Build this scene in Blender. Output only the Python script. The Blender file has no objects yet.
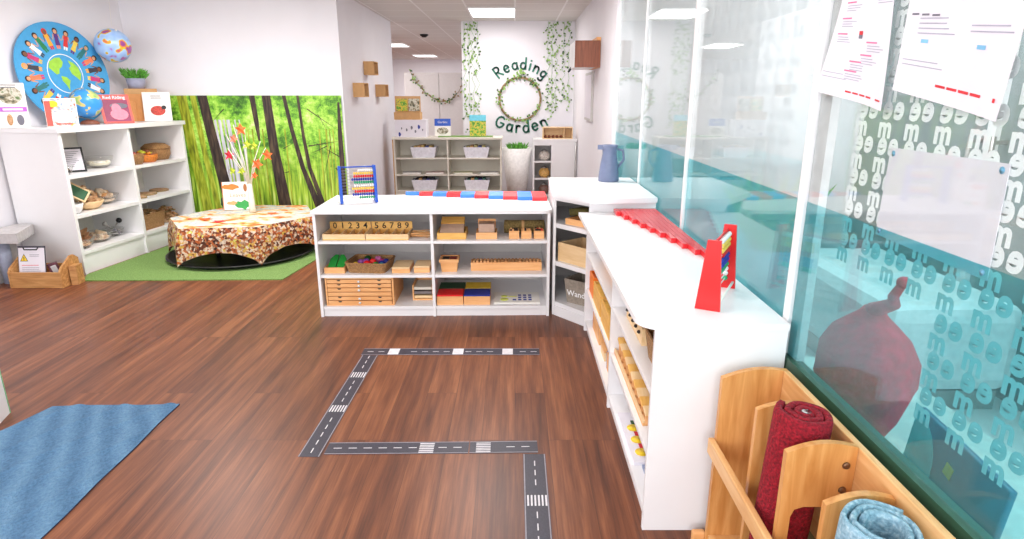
import bpy, bmesh, math, random
from mathutils import Vector, Matrix
random.seed(7)
PI = math.pi
SC = bpy.context.scene
COL = SC.collection

# ---------------------------------------------------------------- camera, world, lights, exposure
cam_d = bpy.data.cameras.new('camera'); cam = bpy.data.objects.new('camera', cam_d); COL.objects.link(cam)
cam_d.sensor_fit = 'HORIZONTAL'; cam_d.sensor_width = 36.0
cam_d.lens = 610.0 / 1024 * 36
cam_d.shift_x = (512 - 515) / 1024
cam_d.clip_start = 0.02
cam.location = (0, 0, 1.5)
cam.rotation_euler = (PI / 2 - math.atan2(174.5, 610), 0, 0)
SC.camera = cam
SC.view_settings.view_transform = 'Standard'
SC.view_settings.look = 'None'
SC.view_settings.gamma = 1
SC.view_settings.use_curve_mapping = False
SC.view_settings.exposure = 0.2
world = bpy.data.worlds.new('world'); SC.world = world; world.use_nodes = True
bg = world.node_tree.nodes['Background']
bg.inputs[0].default_value = (0.93, 0.96, 1.0, 1); bg.inputs[1].default_value = 2.0
CEIL = 2.54
def area(name, loc, sx, sy, power, color=(1, 0.97, 0.95), rot=(0, 0, 0)):
    l = bpy.data.lights.new(name, 'AREA'); l.shape = 'RECTANGLE'; l.size = sx; l.size_y = sy
    l.energy = power; l.color = color
    o = bpy.data.objects.new(name, l); COL.objects.link(o); o.location = loc; o.rotation_euler = rot
    return o
PANELS = [(-0.29, 8.54, 1), (-2.62, 13.9, 1), (-0.29, 5.0, 0), (-0.29, 2.0, 0), (-2.69, 5.0, 0), (-2.69, 2.0, 0), (-2.45, 17.6, 1)]
for x, y, v in PANELS:
    area('panel_or_fill_light', (x, y, CEIL - 0.035), 0.56, 0.86, 16 if y < 3 else 44 if y < 7 else (20 if y < 10 else 60))
area('panel_or_fill_light', (-2.9, 10.5, CEIL - 0.035), 0.56, 0.86, 40)  # added fill lamp, hidden from the camera, to brighten the far cabinet doors
area('hall_fill_light', (1.8, 6.0, CEIL - 0.04), 0.6, 1.2, 25)  # added lamps without fittings, to brighten the hall behind the glass
area('hall_fill_light', (1.8, 3.0, CEIL - 0.04), 0.6, 1.2, 25)
area('hall_fill_light', (1.8, 0.4, CEIL - 0.04), 0.6, 1.2, 25)
area('window_light', (-1.8, -1.4, 1.45), 5.0, 1.9, 85, (0.95, 0.97, 1.0), (PI / 2, 0, 0))  # added fill lamp behind the camera, no window is built there

# ---------------------------------------------------------------- material helpers
MATS = {}
def nt(name):
    m = bpy.data.materials.new(name); m.use_nodes = True
    t = m.node_tree; b = t.nodes['Principled BSDF']
    MATS[name] = m
    return m, t, b
def N(t, typ, **kw):
    n = t.nodes.new(typ)
    for k, v in kw.items():
        if k in n.inputs: n.inputs[k].default_value = v
        else: setattr(n, k, v)
    return n
def hexc(c):
    def f(v):
        v /= 255.0
        return v / 12.92 if v <= 0.04045 else ((v + 0.055) / 1.055) ** 2.4
    return (f(c[0]), f(c[1]), f(c[2]), 1)
def ramp(t, stops):
    r = N(t, 'ShaderNodeValToRGB'); e = r.color_ramp.elements
    while len(e) < len(stops): e.new(0.5)
    for i, (p, c) in enumerate(stops): e[i].position = p; e[i].color = hexc(c)
    return r
def coords(t, scale=(1, 1, 1), rot=(0, 0, 0)):
    tc = N(t, 'ShaderNodeTexCoord'); mp = N(t, 'ShaderNodeMapping')
    mp.inputs['Scale'].default_value = scale; mp.inputs['Rotation'].default_value = rot
    t.links.new(tc.outputs['Object'], mp.inputs['Vector'])
    return mp.outputs['Vector']
def plain(name, c, rough=0.5, var=0.04, scale=30, metal=0, bump=0.0):
    if name in MATS: return MATS[name]
    m, t, b = nt(name)
    v = coords(t)
    n = N(t, 'ShaderNodeTexNoise', Scale=scale, Detail=3.0); t.links.new(v, n.inputs['Vector'])
    c1 = tuple(max(0, x * (1 - var)) for x in c); c2 = tuple(min(255, x * (1 + var)) for x in c)
    r = ramp(t, [(0.3, c1), (0.7, c2)]); t.links.new(n.outputs[0], r.inputs[0]); t.links.new(r.outputs[0], b.inputs['Base Color'])
    b.inputs['Roughness'].default_value = rough; b.inputs['Metallic'].default_value = metal
    if bump:
        bp = N(t, 'ShaderNodeBump', Strength=bump, Distance=0.01); t.links.new(n.outputs[0], bp.inputs['Height']); t.links.new(bp.outputs[0], b.inputs['Normal'])
    return m
def noisy(name, stops, scale=(1, 1, 1), nscale=8, detail=6, rough=0.6, dist=0.0, bump=0.0, voro=0):
    m, t, b = nt(name)
    v = coords(t, scale)
    n = N(t, 'ShaderNodeTexNoise', Scale=nscale, Detail=float(detail), Distortion=dist); t.links.new(v, n.inputs['Vector'])
    src = n.outputs[0]
    if voro:
        w = N(t, 'ShaderNodeTexVoronoi', Scale=voro); t.links.new(v, w.inputs['Vector'])
        mx = N(t, 'ShaderNodeMix', data_type='FLOAT'); mx.inputs[0].default_value = 0.35
        sp = N(t, 'ShaderNodeSeparateColor'); t.links.new(w.outputs['Color'], sp.inputs[0])
        t.links.new(n.outputs[0], mx.inputs[2]); t.links.new(sp.outputs[0], mx.inputs[3]); src = mx.outputs[0]
    r = ramp(t, stops); t.links.new(src, r.inputs[0]); t.links.new(r.outputs[0], b.inputs['Base Color'])
    b.inputs['Roughness'].default_value = rough
    if bump:
        bp = N(t, 'ShaderNodeBump', Strength=bump, Distance=0.01); t.links.new(src, bp.inputs['Height']); t.links.new(bp.outputs[0], b.inputs['Normal'])
    return m

WALL = plain('wall_paint', (236, 233, 238), 0.75, 0.008, 3)
CEILM, t, b = nt('ceiling_tiles')
v = coords(t)
br = N(t, 'ShaderNodeTexBrick', offset=0.0, squash=1.0); t.links.new(v, br.inputs['Vector'])
br.inputs['Scale'].default_value = 1.0; br.inputs['Brick Width'].default_value = 0.6; br.inputs['Row Height'].default_value = 0.6
br.inputs['Mortar Size'].default_value = 0.012; br.inputs['Color1'].default_value = hexc((222, 218, 214)); br.inputs['Color2'].default_value = hexc((226, 222, 219)); br.inputs['Mortar'].default_value = hexc((246, 244, 243))
t.links.new(br.outputs[0], b.inputs['Base Color']); b.inputs['Roughness'].default_value = 0.9
WHITE = plain('white_laminate', (240, 238, 239), 0.32, 0.006, 4)
WHITEM = plain('white_matt', (240, 239, 238), 0.6, 0.01, 10)
CREAM = plain('shelf_cream', (226, 219, 205), 0.5, 0.01, 10)
BACKP = plain('shelf_back_panel', (216, 209, 205), 0.6, 0.01, 10)

# floor: planks running away from the viewer
FLOOR, t, b = nt('vinyl_planks')
v = coords(t, rot=(0, 0, PI / 2))
br = N(t, 'ShaderNodeTexBrick', offset=0.37, offset_frequency=3); t.links.new(v, br.inputs['Vector'])
br.inputs['Scale'].default_value = 1.0; br.inputs['Brick Width'].default_value = 1.22; br.inputs['Row Height'].default_value = 0.152
br.inputs['Mortar Size'].default_value = 0.0012; br.inputs['Mortar Smooth'].default_value = 0.3
br.inputs['Color1'].default_value = (0.2, 0.2, 0.2, 1); br.inputs['Color2'].default_value = (0.8, 0.8, 0.8, 1); br.inputs['Mortar'].default_value = (0.5, 0.5, 0.5, 1)
v2 = coords(t, (8, 0.42, 1)); n1 = N(t, 'ShaderNodeTexNoise', Scale=3.0, Detail=8.0, Distortion=0.12); n1.inputs['Roughness'].default_value = 0.65
add = N(t, 'ShaderNodeVectorMath', operation='MULTIPLY_ADD'); add.inputs[1].default_value = (7, 7, 7)
t.links.new(br.outputs[0], add.inputs[0]); t.links.new(v2, add.inputs[2]); t.links.new(add.outputs[0], n1.inputs['Vector'])
v3 = coords(t, (60, 1.6, 1)); n2 = N(t, 'ShaderNodeTexNoise', Scale=2.5, Detail=4.0); t.links.new(v3, n2.inputs['Vector'])
mx = N(t, 'ShaderNodeMix', data_type='FLOAT'); mx.inputs[0].default_value = 0.22
t.links.new(n1.outputs[0], mx.inputs[2]); t.links.new(n2.outputs[0], mx.inputs[3])
mx2 = N(t, 'ShaderNodeMix', data_type='FLOAT'); mx2.inputs[0].default_value = 0.16
sp = N(t, 'ShaderNodeSeparateColor'); t.links.new(br.outputs[0], sp.inputs[0])
t.links.new(mx.outputs[0], mx2.inputs[2]); t.links.new(sp.outputs[0], mx2.inputs[3])
r = ramp(t, [(0.30, (68, 37, 27)), (0.42, (98, 56, 38)), (0.52, (122, 72, 47)), (0.62, (146, 91, 60)), (0.74, (174, 116, 80))])
t.links.new(mx2.outputs[0], r.inputs[0]); 
dk = N(t, 'ShaderNodeMix', data_type='RGBA'); dk.inputs[7].default_value = hexc((84, 50, 36)); t.links.new(br.outputs['Fac'], dk.inputs[0]); t.links.new(r.outputs[0], dk.inputs[6])
t.links.new(dk.outputs[2], b.inputs['Base Color']); b.inputs['Roughness'].default_value = 0.38
b.inputs['Specular IOR Level'].default_value = 0.35
bp = N(t, 'ShaderNodeBump', Strength=0.12, Distance=0.002); t.links.new(n2.outputs[0], bp.inputs['Height']); t.links.new(bp.outputs[0], b.inputs['Normal'])

def wood(name, a, bb, axis=0, rough=0.5):
    s = [14, 14, 14]; s[axis] = 1.5
    mid = tuple((x + y) / 2 for x, y in zip(a, bb))
    return noisy(name, [(0.3, a), (0.5, mid), (0.7, bb)], tuple(s), 3, 6, rough, 0.5)
BIRCH = wood('birch_ply', (196, 130, 66), (226, 168, 104), 2, 0.38)
BIRCHX = wood('birch_rail', (214, 156, 96), (236, 190, 134), 1, 0.4)
BEECH = wood('beech', (226, 160, 98), (242, 186, 128), 0)
PALEW = wood('pale_wood', (228, 190, 138), (244, 212, 166), 0)
YELW = wood('yellow_wood', (222, 164, 78), (240, 190, 104), 0)
ACACIA = wood('acacia', (166, 112, 60), (214, 162, 104), 0)
WALNUT = wood('walnut_door', (112, 62, 42), (148, 88, 64), 2)
KRAFT = plain('kraft_card', (206, 160, 108), 0.8, 0.03, 20)
ORCARD = plain('orange_card', (226, 160, 100), 0.8, 0.03, 20)
BLACK = plain('black_plastic', (26, 25, 28), 0.45, 0.05)
DARK = plain('dark_gap', (44, 34, 30), 0.8, 0.1)
STEEL = plain('brushed_steel', (170, 168, 166), 0.35, 0.05, 60, 0.9)
BRASS = plain('aged_bolt', (120, 92, 70), 0.4, 0.1, 60, 0.8)
RED = plain('red_paint', (222, 24, 26), 0.32, 0.02)
BLUE = plain('blue_paint', (58, 134, 226), 0.35, 0.02)
RODRED = plain('rod_red', (224, 42, 50), 0.22, 0.02)
DBLUE = plain('frame_blue', (22, 82, 190), 0.4, 0.03)
GREEN = plain('inset_green', (40, 158, 62), 0.4, 0.03)
DGREEN = plain('lid_green', (16, 78, 36), 0.4, 0.03)
NAVY = plain('lid_navy', (26, 44, 140), 0.4, 0.03)
YEL = plain('yellow_paint', (246, 206, 40), 0.4, 0.03)
ORANGE = plain('orange_paint', (246, 130, 42), 0.45, 0.03)
PAPER = plain('paper', (232, 227, 235), 0.8, 0.01, 10)
PAPER2 = plain('paper_cream', (248, 244, 236), 0.8, 0.01, 10)
INK = plain('grey_ink', (120, 118, 130), 0.8, 0.05)
INKR = plain('red_ink', (214, 50, 60), 0.8, 0.05)
INKP = plain('pink_ink', (236, 120, 160), 0.8, 0.05)
SIGN = plain('sign_green', (48, 122, 100), 0.6, 0.04)
LEAF = plain('vine_leaf', (134, 170, 92), 0.7, 0.25, 40)
LEAFD = plain('vine_leaf_dark', (58, 92, 50), 0.7, 0.2, 40)
TWIG = plain('twig', (150, 124, 86), 0.8, 0.2, 60)
GRASS = noisy('artificial_grass', [(0.3, (92, 126, 60)), (0.5, (118, 152, 80)), (0.7, (142, 174, 102))], (1, 1, 1), 130, 4, 0.95, 0, 0.6)
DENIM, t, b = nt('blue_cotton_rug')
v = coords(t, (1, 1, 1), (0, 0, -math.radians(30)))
w = N(t, 'ShaderNodeTexWave', Scale=2.6, Distortion=2.4, bands_direction='X'); w.inputs['Detail'].default_value = 4; w.inputs['Detail Scale'].default_value = 1.6; t.links.new(v, w.inputs['Vector'])  # wavy bands also tint the colour, standing in for shading of the ridges
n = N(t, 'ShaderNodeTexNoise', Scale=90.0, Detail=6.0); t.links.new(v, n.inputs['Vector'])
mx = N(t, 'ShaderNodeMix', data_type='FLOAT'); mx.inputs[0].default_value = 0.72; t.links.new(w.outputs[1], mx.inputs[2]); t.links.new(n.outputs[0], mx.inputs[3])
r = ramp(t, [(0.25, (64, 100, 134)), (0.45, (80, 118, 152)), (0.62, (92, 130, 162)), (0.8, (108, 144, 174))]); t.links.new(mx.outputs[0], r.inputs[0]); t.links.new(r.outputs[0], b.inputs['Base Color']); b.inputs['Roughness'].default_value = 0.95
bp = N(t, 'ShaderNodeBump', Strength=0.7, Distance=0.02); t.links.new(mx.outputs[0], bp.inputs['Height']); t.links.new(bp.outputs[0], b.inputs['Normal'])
REDRUG = noisy('red_wool', [(0.3, (96, 6, 22)), (0.55, (150, 14, 34)), (0.75, (186, 30, 50))], (1, 1, 1), 130, 6, 0.95, 0, 0.8)
BLUERUG = noisy('pale_blue_wool', [(0.3, (106, 142, 160)), (0.5, (140, 176, 194)), (0.72, (186, 210, 220))], (1, 1, 1), 90, 6, 0.95, 0, 0.7)
ASPH = noisy('road_asphalt', [(0.3, (44, 42, 54)), (0.7, (62, 58, 72))], (1, 1, 1), 200, 4, 0.45)
ROADW = plain('road_white', (220, 216, 220), 0.5, 0.04)
ROADG = plain('road_edge', (146, 140, 148), 0.5, 0.06)
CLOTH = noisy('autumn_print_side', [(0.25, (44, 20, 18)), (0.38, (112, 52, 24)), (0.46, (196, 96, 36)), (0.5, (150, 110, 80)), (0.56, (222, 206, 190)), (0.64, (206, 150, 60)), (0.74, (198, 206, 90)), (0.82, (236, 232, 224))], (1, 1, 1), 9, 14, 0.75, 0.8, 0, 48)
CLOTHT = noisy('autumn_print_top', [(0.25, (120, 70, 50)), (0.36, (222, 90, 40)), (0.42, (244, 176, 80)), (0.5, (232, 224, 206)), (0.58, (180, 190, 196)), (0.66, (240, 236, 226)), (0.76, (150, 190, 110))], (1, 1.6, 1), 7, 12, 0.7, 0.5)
WICKER, t, b = nt('wicker')
v = coords(t)
w = N(t, 'ShaderNodeTexWave', Scale=55.0, Distortion=3.0, bands_direction='Z'); w.inputs['Detail Scale'].default_value = 6
t.links.new(v, w.inputs['Vector'])
n = N(t, 'ShaderNodeTexNoise', Scale=70.0); t.links.new(v, n.inputs['Vector'])
mx = N(t, 'ShaderNodeMix', data_type='FLOAT'); mx.inputs[0].default_value = 0.5; t.links.new(w.outputs[1], mx.inputs[2]); t.links.new(n.outputs[0], mx.inputs[3])
r = ramp(t, [(0.2, (112, 68, 34)), (0.5, (190, 136, 84)), (0.8, (226, 180, 122))]); t.links.new(mx.outputs[0], r.inputs[0]); t.links.new(r.outputs[0], b.inputs['Base Color'])
bp = N(t, 'ShaderNodeBump', Strength=0.8, Distance=0.01); t.links.new(mx.outputs[0], bp.inputs['Height']); t.links.new(bp.outputs[0], b.inputs['Normal']); b.inputs['Roughness'].default_value = 0.7
GLOBE = noisy('globe_map', [(0.0, (40, 132, 214)), (0.52, (66, 156, 226)), (0.53, (232, 208, 130)), (0.62, (150, 190, 110))], (1, 1, 1), 9, 2, 0.3)
GLOBE2 = noisy('inflatable_globe_map', [(0.0, (168, 196, 236)), (0.30, (176, 90, 170)), (0.36, (150, 186, 236)), (0.54, (176, 204, 242)), (0.55, (216, 216, 50)), (0.60, (230, 120, 60)), (0.66, (150, 70, 150))], (1, 1, 1), 11, 1.5, 0.3)
PRINT = noisy('picture_print', [(0.3, (60, 70, 60)), (0.45, (150, 140, 110)), (0.55, (220, 214, 200)), (0.7, (90, 120, 60))], (1, 1, 1), 30, 5, 0.6)
PRINTC = noisy('cartoon_print', [(0.3, (220, 60, 60)), (0.42, (240, 200, 190)), (0.5, (245, 240, 240)), (0.6, (130, 160, 200)), (0.7, (236, 200, 60))], (1, 1, 1), 26, 2, 0.6)
PRINTL = noisy('landscape_print', [(0.3, (40, 110, 50)), (0.45, (120, 180, 60)), (0.55, (236, 200, 70)), (0.7, (60, 130, 90))], (1, 1, 1), 30, 4, 0.6)
LEAFMIX, t, b = nt('forest_leaves')
tc = N(t, 'ShaderNodeTexCoord')
n1 = N(t, 'ShaderNodeTexNoise', Scale=13.0, Detail=14.0); n1.inputs['Roughness'].default_value = 0.78; t.links.new(tc.outputs['Object'], n1.inputs['Vector'])
n0 = N(t, 'ShaderNodeTexNoise', Scale=2.4, Detail=3.0); t.links.new(tc.outputs['Object'], n0.inputs['Vector'])
mp_ = N(t, 'ShaderNodeMapping'); mp_.inputs['Scale'].default_value = (22, 1, 1.3); t.links.new(tc.outputs['Object'], mp_.inputs['Vector'])
n2 = N(t, 'ShaderNodeTexNoise', Scale=2.0, Detail=8.0); t.links.new(mp_.outputs[0], n2.inputs['Vector'])
mA = N(t, 'ShaderNodeMix', data_type='FLOAT'); mA.inputs[0].default_value = 0.42; t.links.new(n1.outputs[0], mA.inputs[2]); t.links.new(n0.outputs[0], mA.inputs[3])
r1 = ramp(t, [(0.38, (22, 52, 16)), (0.455, (74, 132, 32)), (0.51, (136, 200, 56)), (0.56, (184, 226, 92)), (0.63, (226, 244, 170)), (0.7, (240, 250, 250))]); t.links.new(mA.outputs[0], r1.inputs[0])
r2 = ramp(t, [(0.3, (54, 84, 20)), (0.45, (130, 172, 40)), (0.58, (186, 216, 66)), (0.72, (226, 240, 160))]); t.links.new(n2.outputs[0], r2.inputs[0])
sx = N(t, 'ShaderNodeSeparateXYZ'); t.links.new(tc.outputs['Object'], sx.inputs[0])
ad = N(t, 'ShaderNodeMath', operation='MULTIPLY_ADD'); ad.inputs[1].default_value = -1.3; t.links.new(n1.outputs[0], ad.inputs[0]); 
sc_ = N(t, 'ShaderNodeMath', operation='MULTIPLY_ADD'); sc_.inputs[1].default_value = 2.2; sc_.inputs[2].default_value = -0.35; t.links.new(sx.outputs[2], sc_.inputs[0]); t.links.new(sc_.outputs[0], ad.inputs[2])
ad.use_clamp = True
mB = N(t, 'ShaderNodeMix', data_type='RGBA'); t.links.new(ad.outputs[0], mB.inputs[0]); t.links.new(r2.outputs[0], mB.inputs[6]); t.links.new(r1.outputs[0], mB.inputs[7]); t.links.new(mB.outputs[2], b.inputs['Base Color']); b.inputs['Roughness'].default_value = 0.55
FORESTLOW = noisy('forest_undergrowth', [(0.32, (40, 66, 18)), (0.48, (120, 160, 36)), (0.6, (190, 214, 60)), (0.75, (230, 240, 150))], (3, 1, 0.5), 10, 10, 0.55, 0.2)
BARK = noisy('forest_bark', [(0.3, (22, 16, 18)), (0.5, (58, 42, 36)), (0.7, (96, 78, 58))], (4, 1, 0.6), 9, 8, 0.55)
BARKY = noisy('forest_mossy_bark', [(0.3, (90, 100, 20)), (0.5, (156, 168, 34)), (0.7, (206, 210, 80))], (4, 1, 0.6), 9, 8, 0.55)
BARKW = noisy('forest_pale_bark', [(0.3, (150, 140, 140)), (0.5, (206, 204, 216)), (0.7, (236, 236, 246))], (4, 1, 0.4), 9, 8, 0.55)
BARKL = noisy('woodchips', [(0.3, (150, 100, 64)), (0.5, (204, 158, 116)), (0.7, (232, 200, 164))], (1, 1, 1), 30, 5, 0.85, 0, 0.4)
SHELLM = noisy('shells', [(0.3, (186, 150, 116)), (0.5, (226, 200, 168)), (0.7, (244, 228, 206))], (1, 1, 1), 30, 5, 0.6)
LILAC = plain('lilac_banner', (190, 100, 206), 0.6, 0.03)
STONE = plain('grey_cloth', (190, 186, 186), 0.85, 0.05, 25)
GREYBIN = noisy('grey_felt', [(0.3, (136, 124, 112)), (0.7, (160, 148, 134))], (1, 1, 1), 60, 4, 0.9)
JUG = plain('slate_blue_ceramic', (112, 122, 152), 0.4, 0.03)
POT = plain('grey_pot', (160, 162, 184), 0.6, 0.04)
PLANTG = plain('plant_green', (92, 160, 58), 0.6, 0.3, 60)
SKIN = plain('figure_skin', (216, 160, 120), 0.6, 0.05)
SKIND = plain('figure_skin_brown', (130, 80, 54), 0.6, 0.05)
HAIR = plain('figure_hair', (40, 28, 26), 0.6, 0.05)
DISC = plain('mat_blue', (70, 160, 214), 0.6, 0.02)
LAND = plain('map_green', (158, 210, 70), 0.6, 0.04)

def glass(name, tint, film, film_amt, spec=0.2):
    m, t, b = nt(name); t.nodes.remove(b)
    out = [n for n in t.nodes if n.type == 'OUTPUT_MATERIAL'][0]
    tr = N(t, 'ShaderNodeBsdfTransparent'); tr.inputs[0].default_value = tint
    df = N(t, 'ShaderNodeBsdfDiffuse'); df.inputs[0].default_value = film
    tl = N(t, 'ShaderNodeBsdfTranslucent'); tl.inputs[0].default_value = film
    fm = N(t, 'ShaderNodeMixShader'); fm.inputs[0].default_value = 0.5
    t.links.new(df.outputs[0], fm.inputs[1]); t.links.new(tl.outputs[0], fm.inputs[2])
    m1 = N(t, 'ShaderNodeMixShader'); m1.inputs[0].default_value = film_amt
    t.links.new(tr.outputs[0], m1.inputs[1]); t.links.new(fm.outputs[0], m1.inputs[2])
    gl = N(t, 'ShaderNodeBsdfGlossy', Roughness=0.03)
    lw = N(t, 'ShaderNodeLayerWeight', Blend=0.5); pw = N(t, 'ShaderNodeMath', operation='POWER'); pw.inputs[1].default_value = 3.0; t.links.new(lw.outputs['Facing'], pw.inputs[0])
    fr = N(t, 'ShaderNodeMath', operation='MULTIPLY_ADD'); fr.inputs[1].default_value = spec; fr.inputs[2].default_value = 0.04 * min(1, spec); t.links.new(pw.outputs[0], fr.inputs[0])
    m2 = N(t, 'ShaderNodeMixShader'); t.links.new(fr.outputs[0], m2.inputs[0]); t.links.new(m1.outputs[0], m2.inputs[1]); t.links.new(gl.outputs[0], m2.inputs[2])
    t.links.new(m2.outputs[0], out.inputs['Surface'])
    return m
GL_CLEAR = glass('clear_glass', (0.97, 0.985, 0.985, 1), (0.9, 0.9, 0.9, 1), 0.0, 0.42)
F_UP = glass('frosted_film', (0.98, 0.99, 0.99, 1), (0.93, 0.95, 0.97, 1), 0.62, 0.0)
F_NEAR = glass('thin_haze_film', (0.98, 0.99, 0.99, 1), (0.9, 0.93, 0.93, 1), 0.14, 0.0)
F_TEAL = glass('turquoise_film', hexc((150, 222, 230)), hexc((128, 214, 224)), 0.5, 0.0)
F_TEALN = glass('turquoise_film_near', hexc((166, 222, 227)), hexc((110, 204, 214)), 0.18, 0.0)
GL_BOWL = glass('bowl_glass', (0.985, 0.985, 0.98, 1), (0.9, 0.9, 0.88, 1), 0.09, 0.3)
FILMW = plain('white_vinyl_film', (238, 242, 242), 0.6, 0.01)
FILMG = glass('pale_vinyl_film', (0.8, 0.83, 0.85, 1), (0.6, 0.64, 0.66, 1), 0.5, 0.0)
EMIT, t, b = nt('panel_diffuser')
b.inputs['Emission Color'].default_value = (1, 0.98, 0.97, 1); b.inputs['Emission Strength'].default_value = 2.5

# ---------------------------------------------------------------- geometry helpers
class MB:
    def __init__(s): s.v = []; s.f = []; s.mi = []; s.mats = []; s.sm = []
    def m(s, mat):
        if mat not in s.mats: s.mats.append(mat)
        return s.mats.index(mat)
    def raw(s, vs, fs, mat, M=None, smooth=False):
        o = len(s.v); i = s.m(mat)
        for v in vs:
            v = Vector(v)
            if M is not None: v = M @ v
            s.v.append(v)
        for f in fs: s.f.append([o + k for k in f]); s.mi.append(i); s.sm.append(smooth)
        return s
    def box(s, x0, x1, y0, y1, z0, z1, mat, M=None, bev=0.0):
        bm = bmesh.new(); bmesh.ops.create_cube(bm, size=1)
        for v in bm.verts: v.co = Vector(((x0 + x1) / 2 + v.co.x * (x1 - x0), (y0 + y1) / 2 + v.co.y * (y1 - y0), (z0 + z1) / 2 + v.co.z * (z1 - z0)))
        if bev > 0: bmesh.ops.bevel(bm, geom=list(bm.edges), offset=bev, segments=2, affect='EDGES', profile=0.5)
        return s.bm(bm, mat, M)
    def bm(s, bm, mat, M=None, smooth=False):
        bm.verts.index_update()
        s.raw([v.co.copy() for v in bm.verts], [[v.index for v in f.verts] for f in bm.faces], mat, M, smooth); bm.free(); return s
    def prism(s, poly, z0, z1, mat, M=None):
        n = len(poly)
        a = sum(poly[i][0] * poly[(i + 1) % n][1] - poly[(i + 1) % n][0] * poly[i][1] for i in range(n))
        if a < 0: poly = poly[::-1]
        vs = [(p[0], p[1], z0) for p in poly] + [(p[0], p[1], z1) for p in poly]
        fs = [list(range(n))[::-1], list(range(n, 2 * n))] + [[i, (i + 1) % n, n + (i + 1) % n, n + i] for i in range(n)]
        return s.raw(vs, fs, mat, M)
    def lathe(s, prof, mat, M=None, seg=20, smooth=True, close=True):
        vs = []; fs = []
        for r, z in prof:
            for k in range(seg):
                a = 2 * PI * k / seg; vs.append((r * math.cos(a), r * math.sin(a), z))
        for i in range(len(prof) - 1):
            for k in range(seg):
                k2 = (k + 1) % seg; fs.append([i * seg + k, i * seg + k2, (i + 1) * seg + k2, (i + 1) * seg + k])
        if close:
            fs.append(list(range(seg))[::-1]); fs.append([(len(prof) - 1) * seg + k for k in range(seg)])
        return s.raw(vs, fs, mat, M, smooth)
    def tube(s, pts, r, mat, M=None, seg=8, r2=None):
        pts = [Vector(p) for p in pts]; vs = []; fs = []
        for i, p in enumerate(pts):
            d = (pts[min(i + 1, len(pts) - 1)] - pts[max(i - 1, 0)]).normalized()
            u = d.orthogonal().normalized() if i == 0 else (u - d * u.dot(d)).normalized()
            w = d.cross(u); rr = r if r2 is None else r + (r2 - r) * i / (len(pts) - 1)
            for k in range(seg):
                a = 2 * PI * k / seg; vs.append(p + (u * math.cos(a) + w * math.sin(a)) * rr)
        for i in range(len(pts) - 1):
            for k in range(seg):
                k2 = (k + 1) % seg; fs.append([i * seg + k, i * seg + k2, (i + 1) * seg + k2, (i + 1) * seg + k])
        fs.append(list(range(seg))[::-1]); fs.append([(len(pts) - 1) * seg + k for k in range(seg)])
        return s.raw(vs, fs, mat, M, True)
    def ball(s, c, r, mat, M=None, sub=2, sc=(1, 1, 1)):
        bm = bmesh.new(); bmesh.ops.create_icosphere(bm, subdivisions=sub, radius=1)
        for v in bm.verts: v.co = Vector((c[0] + v.co.x * r * sc[0], c[1] + v.co.y * r * sc[1], c[2] + v.co.z * r * sc[2]))
        return s.bm(bm, mat, M, True)
    def frustum(s, w0, d0, w1, d1, z0, z1, mat, M=None, t=0.0, cx=0, cy=0):
        """rect tray with sloping sides, open when t>0"""
        def ring(w, d, z): return [(cx - w / 2, cy - d / 2, z), (cx + w / 2, cy - d / 2, z), (cx + w / 2, cy + d / 2, z), (cx - w / 2, cy + d / 2, z)]
        if t <= 0:
            vs = ring(w0, d0, z0) + ring(w1, d1, z1); fs = [[3, 2, 1, 0], [4, 5, 6, 7]] + [[i, (i + 1) % 4, 4 + (i + 1) % 4, 4 + i] for i in range(4)]
            return s.raw(vs, fs, mat, M)
        vs = ring(w0, d0, z0) + ring(w1, d1, z1) + ring(w1 - 2 * t, d1 - 2 * t, z1) + ring(w0 - 2 * t, d0 - 2 * t, z0 + t)
        fs = [[3, 2, 1, 0]] + [[i, (i + 1) % 4, 4 + (i + 1) % 4, 4 + i] for i in range(4)] + [[4 + i, 4 + (i + 1) % 4, 8 + (i + 1) % 4, 8 + i] for i in range(4)] + [[8 + i, 8 + (i + 1) % 4, 12 + (i + 1) % 4, 12 + i] for i in range(4)] + [[12, 13, 14, 15]]
        return s.raw(vs, fs, mat, M)
    def build(s, name, parent=None, loc=(0, 0, 0), rot=(0, 0, 0)):
        me = bpy.data.meshes.new(name); me.from_pydata([tuple(v) for v in s.v], [], s.f)
        for m in s.mats: me.materials.append(m)
        for p, i, sm in zip(me.polygons, s.mi, s.sm): p.material_index = i; p.use_smooth = sm
        me.update()
        o = bpy.data.objects.new(name, me); COL.objects.link(o)
        if parent: o.parent = parent
        o.location = loc; o.rotation_euler = rot
        return o
def tag(o, label=None, cat=None, group=None, kind=None):
    if label: o['label'] = label
    if cat: o['category'] = cat
    if group: o['group'] = group
    if kind: o['kind'] = kind
    return o
def thing(name, label, cat, loc=(0, 0, 0), rotz=0, group=None, rot=None):
    o = bpy.data.objects.new(name, None); COL.objects.link(o); o.empty_display_size = 0.05
    o.location = loc; o.rotation_euler = rot if rot else (0, 0, rotz)
    return tag(o, label, cat, group)
def copy_tree(o, loc=None, rot=None, parent=None, label=None):
    c = o.copy(); COL.objects.link(c)
    if parent: c.parent = parent
    if loc: c.location = loc
    if rot: c.rotation_euler = rot
    if label: c['label'] = label
    for ch in list(o.children): copy_tree(ch, parent=c)
    return c
def struct(o): o['kind'] = 'structure'; return o
def T(x, y, z): return Matrix.Translation((x, y, z))
def R(a, ax): return Matrix.Rotation(a, 4, ax)
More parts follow.
